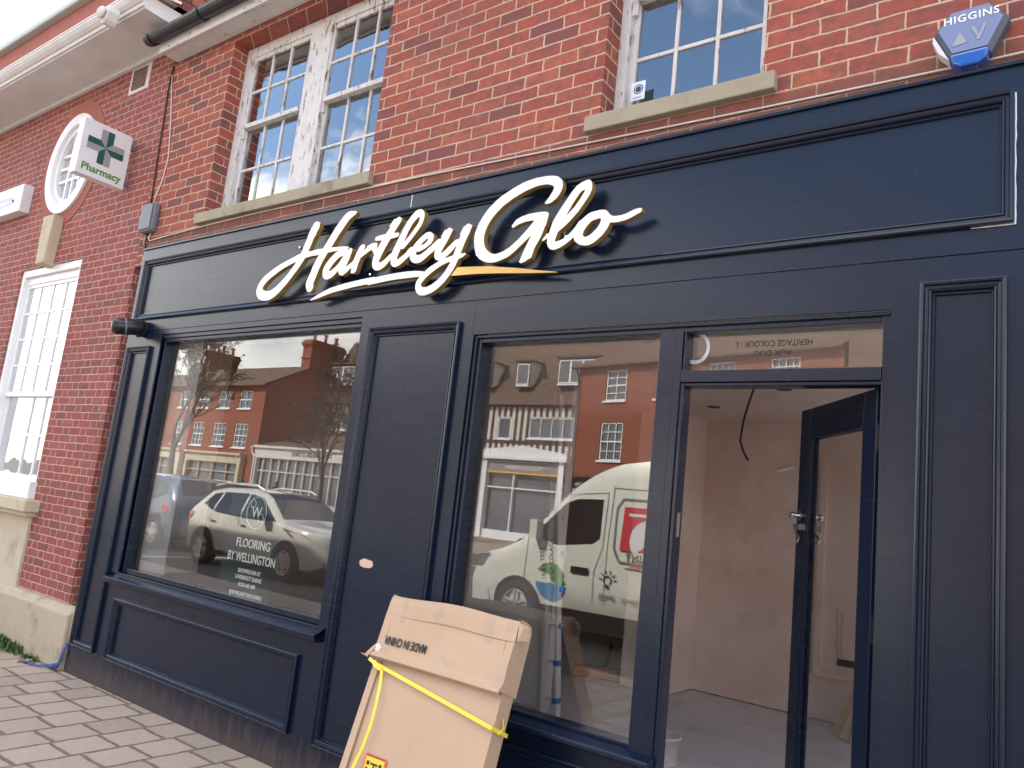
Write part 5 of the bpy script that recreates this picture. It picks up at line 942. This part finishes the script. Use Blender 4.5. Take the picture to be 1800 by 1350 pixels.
k = text_mb('McCarthy Holden', .34, OPP(-24.2, YA + .054, 3.88), .006, .002); k.build('lettering', M['lwhite'], hG)
q = MB(); q.box(-24.9, -24.82, YA - .2, YA - .02, .45, 3.54); q.box(-26.64, -21.96, YA - .2, YA - .022, 2.72, 2.80); q.build('glazing_bar', M['white'], hG)
q = MB(); q.box(-26.64, -21.96, YA - .26, YA - .22, .45, 3.54); q.build('pane', M['pane'], hG)
# right hand brick house
hC = terrace('tall red brick house with a hipped brown roof across the street', -21.4, -7.4, YA, 9.45, YA - 4.6, 11.9, YA - 9.2,
  [(-19.5, -18.2, 7.5, 9.05, 2, 4), (-16.4, -15.1, 7.5, 9.05, 4, 4), (-13.5, -12.2, 7.5, 9.05, 4, 4), (-10.5, -9.2, 7.5, 9.05, 4, 4), (-19.6, -18.2, 4.5, 6.4, 3, 4), (-16.4, -15.0, 4.5, 6.4, 3, 4), (-13.5, -12.1, 4.5, 6.4, 3, 4), (-10.5, -9.1, 4.5, 6.4, 3, 4)], hipL=2.2)
q = MB(); q.tube([(-21.3, YA + .35, 9.2), (-21.3, YA + .2, 8.9), (-21.3, YA + .1, 8.6), (-21.3, YA + .1, 0)], .05, 8); q.build('downpipe', M['gutter'], hC)
w3 = shopfront(hC, -21.0, -8.0, YA + .2, 3.45, 2.75, 'black', 7); k = text_mb('Deli\nCoffee', .30, OPP(-20.4, YA + .385, 3.1), .006); k.build('lettering', M['lwhite'], hC)
chimney(hC, -9.3, -7.8, YA - 5.6, YA - 3.6, 10, 14.2, 3)
hC.rotation_euler = (0, 0, R(11)); hC.location.y += 1.35
hD = terrace('brick house with a high parapet at the right of the opposite terrace', -7.35, 6.0, YA + 2.8, 11.4, YA - 2.4, 13.0, YA - 8, [(-5.5, -4.2, 7.2, 9.0, 3, 4), (-2, -.7, 7.2, 9.0, 3, 4), (2, 3.3, 7.2, 9.0, 3, 4), (-5.5, -4.2, 4.2, 6.2, 3, 4), (-2, -.7, 4.2, 6.2, 3, 4)], brickm='brick_brown')
hE = terrace('long plain brick terrace beyond the parapet house across the street', 6.05, 36, YA, 8.6, YA - 4, 11.0, YA - 8, [(x, x + 1.3, z, z + 1.6, 2, 4) for x in (8, 12, 16, 20, 24, 28) for z in (4.2, 6.8)], brickm='brick_brown')

# ---------------------------------------------------------------- trees
def tree(label, x, y, h, seed, spread=1.0, buds=900):
    rr = random.Random(seed); t_ = thing('street_tree', label, 'tree', (x, y, 0), 'bare street trees across the road'); q = MB(); tips = []
    def grow(p, d, r, l, dep):
        n_ = 4; path = [p]; rs = [r]; dd = d.copy()
        for i in range(n_):
            dd = (dd + Vector((rr.gauss(0, .12), rr.gauss(0, .12), rr.gauss(.05, .08)))).normalized(); path.append(path[-1] + dd * l / n_); rs.append(max(.011, r * (1 - .42 * (i + 1) / n_)))
        q.tube(path, rs, 6 if r > .04 else 4, False)
        if dep == 0: tips.extend(path[2:]); return
        if dep <= 2: tips.extend(path[3:])
        for k in range(rr.choice((3, 3, 4)) if dep > 1 else 3):
            i = rr.randint(2, n_) if k else n_; a = rr.uniform(0, math.tau); sp_ = rr.uniform(.45, .85) * spread * (1 if k else .35)
            perp = dd.orthogonal().normalized(); perp.rotate(Matrix.Rotation(a, 3, dd)); nd = (dd * math.cos(sp_) + perp * math.sin(sp_)).normalized()
            grow(path[i], nd, rs[i] * rr.uniform(.6, .8), l * rr.uniform(.62, .82), dep - 1)
    grow(Vector((x, y, -.1)), Vector((0, 0, 1)), h * .021, h * .34, 5); q.build('trunk', M['bark'], t_, smooth=True)
    b = MB()
    for _ in range(buds):
        p = rr.choice(tips) + Vector((rr.gauss(0, .08), rr.gauss(0, .08), rr.gauss(0, .08))); a = Vector((rr.gauss(0, 1), rr.gauss(0, 1), rr.gauss(0, 1))).normalized(); c = a.orthogonal().normalized(); s_ = rr.uniform(.035, .085); b.poly([p - a * s_, p + c * s_ * .6, p + a * s_, p - c * s_ * .6])
    b.build('crown', M['bud'], t_, fixn=False); return t_
tree('tall bare budding street tree in front of the red brick house', -41.4, -20.9, 12.2, 5, .75, 8000)
tree('small bare street tree in front of the low white shop', -28.2, -20.8, 7.6, 21, .75, 4500)

# ---------------------------------------------------------------- vehicles
def interp(tab, t_): return float(np.interp(t_, [a for a, _ in tab], [b for _, b in tab]))
def vehicle(name, label, cat, L, W_, top, belt, tumble, zb, paint, wheels, wr, wins, screen, loc, flip, rear=None, extras=None, nose=.30, group='parked vehicles along the kerb'):
    """t = metres back from the nose. Built pointing +X with the nose at x=0, then placed."""
    v = thing(name, label, cat, (0, 0, 0), group)
    ztop = max(b for _, b in top)
    def hw(t_, z):
        w = W_ * (1 - nose * max(0, (.55 - t_) / .55) ** 2 - .16 * max(0, (t_ - L + .35) / .35) ** 2); zt = belt
        w *= 1 - tumble * max(0, (z - zt) / (ztop - zt)) - .06 * max(0, (zb + .25 - z) / .25); return w
    q = MB(); ts = np.unique(np.concatenate([np.linspace(0, .6, 7), np.linspace(.6, L - .4, 26), np.linspace(L - .4, L, 6)])); m = 9; vs = []
    for t_ in ts:
        zt = interp(top, t_); zlo = zb + .12 * max(0, 1 - t_ / .3) + .1 * max(0, 1 - (L - t_) / .3); ring = [(0, zlo), (hw(t_, zlo) * .9, zlo)]
        for f in (.06, .25, .5, .72, .9): z = zlo + (zt - .04 - zlo) * f; ring.append((hw(t_, z), z))
        ring += [(hw(t_, zt) * .94, zt - .025), (hw(t_, zt) * .80, zt), (0, zt + .025)]; m = len(ring)
        vs += [(-t_, y, z) for y, z in ring] + [(-t_, -y, z) for y, z in ring[::-1]]
    n_ = 2 * m; fs = [(i * n_ + k, i * n_ + (k + 1) % n_, (i + 1) * n_ + (k + 1) % n_, (i + 1) * n_ + k) for i in range(len(ts) - 1) for k in range(n_)] + [tuple(range(n_)), tuple(range((len(ts) - 1) * n_, len(ts) * n_))]
    q.mesh(vs, fs); parts = [(q, 'body', paint, True)]
    out = []
    def add(q, nm, mat, smooth=False, parent=v): o = q.build(nm, M[mat] if isinstance(mat, str) else mat, parent, smooth=smooth); out.append(o); return o
    body = add(q, 'body', paint, True)
    def each(q, nm, mat): return build_each(q, nm, M[mat], v)
    add.each = each
    try: body.data.set_sharp_from_angle(angle=R(42))
    except Exception: pass
    def side(q, pts, o=.006, sides=(1, -1)):
        for s_ in sides:
            P = [(-t_, s_ * (hw(t_, z) + o), z) for t_, z in pts]; c = [sum(a[i] for a in P) / len(P) for i in range(3)]; n = len(P)
            q.mesh(P + [tuple(c)], [(i, (i + 1) % n, n) for i in range(n)])
    for pts in wins: q = MB(); side(q, pts); each(q, 'side_window', 'carglass')
    def strip(q, t0, t1, k=.84, o=.012, n=6):
        for i in range(n):
            a, b = t0 + (t1 - t0) * i / n, t0 + (t1 - t0) * (i + 1) / n; za, zc = interp(top, a) + o, interp(top, b) + o; wa, wb = hw(a, za) * k, hw(b, zc) * k
            q.poly([(-a, wa, za), (-a, 0, za + .025), (-b, 0, zc + .025), (-b, wb, zc)]); q.poly([(-a, 0, za + .025), (-a, -wa, za), (-b, -wb, zc), (-b, 0, zc + .025)])
    q = MB(); strip(q, *screen); add(q, 'windscreen', 'carglass')
    if rear: q = MB(); strip(q, *rear); add(q, 'rear_window', 'carglass')
    for tw_ in wheels:
        q = MB(); side(q, [(tw_ + (wr + .07) * math.cos(a), wr + (wr + .07) * math.sin(a)) for a in np.linspace(-.3, math.pi + .3, 18)], .010); each(q, 'wheel_arch', 'black')
        for s_ in (1, -1):
            Mw = frameM((-tw_, s_ * (W_ - .20), wr), (1, 0, 0), (0, 0, 1) if s_ < 0 else (0, 0, -1))
            q = MB(); q.lathe([(wr * .62, .0), (wr * .97, .0), (wr, .03), (wr, .19), (wr * .96, .225), (wr * .66, .225), (wr * .64, .2)], Mw, 32, cap=False); w_ = add(q, 'wheel', 'rubber', True)
            r = MB(); r.lathe([(wr * .66, .222), (wr * .64, .228), (wr * .60, .222), (wr * .59, .15)], Mw, 32, cap=False); r.lathe([(0, .22), (wr * .14, .215), (wr * .15, .18)], Mw, 16, cap=False)
            for k in range(5):
                a = k * math.tau / 5 + .3; Mk = Mw @ Matrix.Rotation(a, 4, 'Z'); r.box(wr * .1, wr * .62, -.045, -.012, .195, .218, Mk); r.box(wr * .1, wr * .62, .012, .045, .195, .218, Mk)
            r.lathe([(0, .06), (wr * .6, .06)], Mw, 20, cap=False); r.build('rim', M['rim'], w_)
    if extras: extras(v, add, side, hw, strip, top)
    ry = math.pi if flip else 0
    v.location = loc; v.rotation_euler = (0, 0, ry)
    return v
def suv_extras(v, add, side, hw, strip, top):
    each = add.each
    q = MB(); side(q, [(.22, .74), (.36, .84), (.98, .92), (.70, .78)], .012); each(q, 'headlight', 'lamp')
    q = MB(); side(q, [(3.82, .98), (4.08, .95), (4.05, .80), (3.86, .86)], .012); each(q, 'tail_light', 'red')
    q = MB(); side(q, [(.0, .22), (.02, .42), (.55, .36), (.60, .22)], .012); side(q, [(1.25, .22), (1.25, .32), (3.0, .32), (3.0, .22)], .012); each(q, 'sill_trim', 'black')
    q = MB(); q.box(-.012, .012, -.55, .55, .45, .66); q.box(-.012, .012, -.45, .45, .28, .38); each(q, 'grille', 'black')
    for s_ in (1, -1):
        q = MB(); q.box(-1.55, -1.38, *sorted((s_ * .90, s_ * 1.06)), 1.0, 1.12); o = add(q, 'mirror', 'black')
        q = MB(); q.tube([(-2.0, s_ * .62, 1.54), (-2.2, s_ * .64, 1.60), (-3.2, s_ * .64, 1.60), (-3.6, s_ * .62, 1.52)], .018, 6); add(q, 'roof_rail', 'alu')
    q = MB()
    for t_ in (2.05, 3.02): side(q, [(t_, .83), (t_, .865), (t_ + .16, .865), (t_ + .16, .83)], .018)
    each(q, 'handle', 'chrome')
    q = MB()
    for t_ in (1.30, 2.30, 3.22): side(q, [(t_, .34), (t_ + .012, .34), (t_ + .012, .98), (t_, .98)], .007)
    each(q, 'door_seam', 'black')
SUVTOP = [(0, .62), (.05, .82), (.18, .90), (.9, 1.0), (1.15, 1.04), (1.75, 1.42), (2.0, 1.50), (2.4, 1.545), (3.2, 1.52), (3.6, 1.45), (3.95, 1.12), (4.08, .95), (4.16, .62)]
SUVW = [[(1.22, 1.02), (1.88, 1.40), (2.28, 1.445), (2.28, 1.01)], [(2.35, 1.01), (2.35, 1.445), (3.10, 1.42), (3.18, 1.04)], [(3.25, 1.05), (3.17, 1.41), (3.42, 1.36), (3.60, 1.16)]]
vehicle('parked_car', 'small white crossover car parked facing the white van', 'car', 4.16, .88, SUVTOP, 1.0, .26, .22, 'carwhite', (.82, 3.40), .325, SUVW, (1.17, 1.95, .86), (-10.55, -6.72, -.125), False, (3.62, 3.94, .8), suv_extras)
vehicle('parked_car', 'slate blue car parked behind the small white crossover', 'car', 4.45, .90, [(a * 1.07, b * 1.06) for a, b in SUVTOP], 1.02, .24, .22, 'carblue', (.88, 3.6), .34, [[(a * 1.07, b * 1.05) for a, b in p_] for p_ in SUVW], (1.25, 2.05, .86), (-20.2, -7.2, -.125), True, (3.85, 4.2, .8), suv_extras)
vehicle('parked_car', 'dark red car parked on the far side of the road', 'car', 4.2, .88, SUVTOP, 1.0, .26, .22, 'carred', (.82, 3.40), .325, SUVW, (1.17, 1.95, .86), (-24.5, -15.5, -.125), False, (3.62, 3.94, .8), suv_extras)
vehicle('parked_car', 'dark grey car parked opposite in front of the grey shop', 'car', 4.2, .88, [(a, b * .95) for a, b in SUVTOP], .97, .26, .22, 'carblue', (.82, 3.40), .325, [[(a, b * .95) for a, b in p_] for p_ in SUVW], (1.17, 1.95, .86), (-14.6, -17.9, -.125), True, (3.62, 3.94, .8), suv_extras)
VT = [(0, .70), (.05, .92), (.12, 1.0), (.62, 1.16), (.98, 1.34), (1.5, 1.95), (1.9, 2.28), (2.3, 2.47), (2.8, 2.55), (5.6, 2.55), (5.85, 2.45), (5.9, 2.0)]
VW = [[(1.12, 1.36), (1.60, 1.86), (1.78, 1.93), (2.18, 1.95), (2.20, 1.42), (2.10, 1.34), (1.52, 1.27)]]
def van_extras(v, add, side, hw, strip, top):
    each = add.each
    q = MB(); side(q, [(.06, .80), (.14, .98), (.40, 1.03), (.22, .82)], .012); each(q, 'headlight', 'lamp')
    q = MB(); q.box(-.02, .012, -.5, .5, .55, .85); each(q, 'grille', 'black')
    q = MB(); side(q, [(.0, .30), (.03, .56), (.40, .52), (.42, .30)], .012); each(q, 'bumper', 'pwhite')
    q = MB(); side(q, [(1.32, .22), (1.32, .43), (3.9, .45), (3.9, .22)], .014); each(q, 'sill_trim', 'black')
    def line(q, a, b, w=.009, o=.008):
        d = Vector((b[0] - a[0], b[1] - a[1])); n = Vector((-d.y, d.x)).normalized() * w / 2; n_ = max(1, int(d.length / .3))
        for i in range(n_):
            p0 = Vector(a) + d * i / n_; p1 = Vector(a) + d * (i + 1) / n_; side(q, [(p0 - n)[:], (p1 - n)[:], (p1 + n)[:], (p0 + n)[:]], o)
    q = MB(); line(q, (1.02, .56), (1.04, 1.34)); line(q, (2.16, .56), (2.16, 1.0)); line(q, (2.16, 1.0), (2.26, 1.3)); line(q, (2.26, 1.3), (2.25, 2.05)); line(q, (1.62, 1.98), (2.25, 2.05)); line(q, (1.3, 1.62), (1.62, 1.98)); line(q, (2.33, .56), (2.33, 2.15)); line(q, (2.33, 2.12), (5.6, 2.14)); line(q, (2.62, 1.08), (5.6, 1.06), .02); line(q, (2.9, 2.38), (5.6, 2.38), .02); add(q, 'panel_seam', 'grey')
    q = MB()   # rounded blank window pressing behind the door
    for a, b in (((2.52, 1.15), (2.43, 1.32)), ((2.43, 1.32), (2.41, 1.85)), ((2.41, 1.85), (2.49, 1.98)), ((2.49, 1.98), (3.9, 1.99)), ((2.52, 1.15), (3.9, 1.13))): line(q, a, b, .03, .009)
    add(q, 'window_pressing', 'grey')
    q = MB(); side(q, [(1.80, .92), (1.80, 1.01), (2.08, 1.01), (2.08, .92)], .022); each(q, 'handle', 'black')
    for s_ in (1, -1):
        q = MB(); q.box(-1.27, -1.15, *sorted((s_ * 1.00, s_ * 1.16)), 1.32, 1.58); add(q, 'mirror', 'vanwhite')
    # print on the kerb side (the side towards the shop is -y before the van is turned)
    def dec(pts, nm, mat, o=.012): q = MB(); side(q, pts, o, (-1,)); add(q, nm, mat)
    c = lambda t0, z0, r, a0, a1, n=14: [(t0 + r * math.cos(a), z0 + r * math.sin(a)) for a in np.linspace(a0, a1, n)]
    dec([(1.44, .86)] + c(1.47, .76, .25, .3, 2.6), 'leaf_emblem', 'lgreen'); dec(c(1.49, .76, .25, -3.0, -.15), 'water_emblem', 'bluep'); dec([(1.42, .87), (1.62, .88), (1.74, .76), (1.60, .70)], 'leaf_emblem', 'lgreen', .014); dec([(1.30, .80), (1.44, .86), (1.52, .74), (1.40, .72)], 'white_arrow', 'pwhite', .016)
    dec([(2.52, 1.30), (2.52, 1.88), (3.3, 1.88), (3.3, 1.30)], 'red_panel', 'red', .012)
    dec(c(2.92, 1.46, .27, 0, math.pi * 2, 20), 'panel_figure', 'pwhite', .016); dec([(2.60, 1.76), (2.60, 1.80), (3.2, 1.80), (3.2, 1.76)], 'panel_figure', 'pwhite', .016)
    yy = lambda t_, z: -(hw(t_, z) + .014)
    for tx, t_, z, sz, mat in (('PRINT', 2.82, 1.215, .15, 'ink'), ('SINCE 2003', 2.9, 1.10, .09, 'red'), ('SPACE', 2.38, .67, .085, 'ink'), ('PRODUCTS', 2.84, .66, .085, 'ink')):
        k = text_mb(tx, sz, FAC(-t_, yy(t_, z), z), .002); add(k, 'lettering', mat)
    q = MB(); q.tube([(-2.38 + .055 * math.cos(a), yy(2.38, .89), .89 + .055 * math.sin(a)) for a in np.linspace(-1.0, 4.14, 16)], .008, 5); q.box(-2.405, -2.355, yy(2.38, .8) - .004, yy(2.38, .8), .79, .835)
    for a in np.linspace(.1, 3.04, 6): q.tube([(-2.38 + r * math.cos(a), yy(2.38, .89), .89 + r * math.sin(a)) for r in (.085, .135)], .007, 5)
    add(q, 'light_bulb_symbol', 'ink')
vehicle('delivery_van', 'white high roofed panel van with printed sides parked beside the kerb', 'van', 5.9, 1.0, VT, 1.3, .13, .30, 'vanwhite', (.92, 4.55), .345, VW, (1.02, 2.0, .86), (-7.50, -7.2, -.125), True, None, van_extras, .13)

# ---------------------------------------------------------------- people across the road
def person(label, x, y, z0, seed, mat):
    rr = random.Random(seed); o_ = Vector((x, y, z0)); J = dict(pel=(0, 0, .92, .14), ch=(0, 0, 1.28, .165), nk=(0, 0, 1.47, .065), hd=(0.01, 0, 1.60, .095), tp=(.01, 0, 1.70, .075), hl=(.0, .10, .86, .10), kl=(.14, .10, .48, .065), al=(.10, .10, .08, .045), tl=(.26, .10, .04, .035), hr=(0, -.10, .86, .10), kr=(-.02, -.10, .48, .065), ar=(-.22, -.10, .12, .045), tr=(-.08, -.10, .05, .035), sl=(0, .19, 1.40, .075), el=(-.10, .25, 1.12, .05), wl=(.04, .24, .90, .035), fl=(.10, .23, .82, .03), sr=(0, -.19, 1.40, .075), er=(.04, -.26, 1.12, .05), wr=(.20, -.24, .94, .035), fr=(.26, -.23, .88, .03))
    ks = list(J); E = [('pel', 'ch'), ('ch', 'nk'), ('nk', 'hd'), ('hd', 'tp'), ('pel', 'hl'), ('hl', 'kl'), ('kl', 'al'), ('al', 'tl'), ('pel', 'hr'), ('hr', 'kr'), ('kr', 'ar'), ('ar', 'tr'), ('ch', 'sl'), ('sl', 'el'), ('el', 'wl'), ('wl', 'fl'), ('ch', 'sr'), ('sr', 'er'), ('er', 'wr'), ('wr', 'fr')]
    me = bpy.data.meshes.new('person'); me.from_pydata([o_ + Vector(J[k][:3]) for k in ks], [(ks.index(a), ks.index(b)) for a, b in E], []); me.materials.append(M[mat]); me.materials.append(M['skin'])
    o = link('person', me); m = o.modifiers.new('skin', 'SKIN')
    sv = me.skin_vertices[0].data if me.skin_vertices else None
    if sv is None:
        import bmesh
        bm = bmesh.new(); bm.from_mesh(me); bm.verts.layers.skin.verify(); bm.to_mesh(me); bm.free(); sv = me.skin_vertices[0].data
    for i, k in enumerate(ks): sv[i].radius = (J[k][3],) * 2; sv[i].use_root = (k == 'pel')
    o.modifiers.new('subdivision', 'SUBSURF').levels = 1; o.modifiers[-1].render_levels = 2
    q = MB(); q.lathe([(.0, .115), (.06, .105), (.098, .05), (.104, -.02), (.09, -.06)], Matrix.Translation(o_ + Vector((-.012, 0, 1.63))), 16, cap=False); q.build('hair', M['ink'], o, smooth=True)
    return tag(o, label, 'person', 'people walking across the road')
person('person in a dark blue coat walking beyond the parked white crossover', -31.0, -18.4, -.125, 1, 'cloth')
person('person in dark clothes walking past the low white shop', -33.5, -22.2, -.01, 2, 'ink')

# ================================================================== camera, light, sky
f_px = 1359.8
r_ = Vector((0.80444659, 0.5840443, 0.10843403)); u_ = Vector((0.00889314, -0.19436174, 0.98088961)); w_ = Vector((-0.59395841, 0.78810898, 0.16154763))
cd = bpy.data.cameras.new('camera'); cam = bpy.data.objects.new('camera', cd); COL.objects.link(cam)
Mc = Matrix((r_, u_, -w_)).transposed().to_4x4(); Mc.translation = (0, -3.0, 1.53); cam.matrix_world = Mc
cd.sensor_width = 36; cd.lens = 36 * f_px / 1800; cd.clip_end = 2000; cd.clip_start = .05; S.camera = cam

EL, AZ = R(41), None
sd = Vector((-.52, .85, 0)).normalized() * math.cos(EL) + Vector((0, 0, math.sin(EL)))   # direction to the sun
sl = bpy.data.lights.new('sun', 'SUN'); sl.energy = 4.6; sl.angle = R(.5); sl.color = (1, .94, .84); so = bpy.data.objects.new('sun', sl); COL.objects.link(so)
so.rotation_euler = sd.to_track_quat('Z', 'Y').to_euler()
wd = bpy.data.worlds.new('World'); S.world = wd; wd.use_nodes = True; t = NT.__new__(NT); t.t = wd.node_tree; t.t.nodes.clear()
sky = t.n('ShaderNodeTexSky', sky_type='NISHITA'); sky.sun_disc = False; sky.sun_elevation = EL; sky.sun_rotation = math.atan2(sd.x, sd.y); sky.air_density = 1.0; sky.dust_density = .6; sky.ozone_density = 1.2
tc = t.n('ShaderNodeTexCoord'); t._p = tc.outputs['Generated']
mp = t.n('ShaderNodeMapping'); t.l(tc.outputs['Generated'], mp.inputs[0]); mp.inputs['Scale'].default_value = (1, 1, 2.2); mp.inputs['Location'].default_value = (.35, .1, .2)
cl = t.noise(2.1, 8, vec=mp.outputs[0], rough=.58, dist=.3); x, y, z = t.sep(tc.outputs['Generated'])
cov = t.smooth(t.math('ADD', t.math('ADD', cl, t.math('MULTIPLY', t.smooth(z, .42, .24), .20)), t.math('MULTIPLY', t.smooth(z, .62, .80), .16)), .52, .68); cov = t.math('MULTIPLY', cov, .94)
shade = t.mix(t.noise(3.5, 5, vec=mp.outputs[0]), (7.4, 7.2, 6.9), (11.4, 11.0, 10.3))
colr = t.mix(cov, sky.outputs[0], shade)
bg = t.n('ShaderNodeBackground'); bg.inputs[1].default_value = .15; t.l(colr, bg.inputs[0]); wo = t.n('ShaderNodeOutputWorld'); t.l(bg.outputs[0], wo.inputs[0])
S.view_settings.view_transform = 'Standard'; S.view_settings.look = 'None'; S.view_settings.gamma = 1; S.view_settings.exposure = 1.65
S.cycles.max_bounces = 8; S.cycles.transparent_max_bounces = 12; S.cycles.use_denoising = True
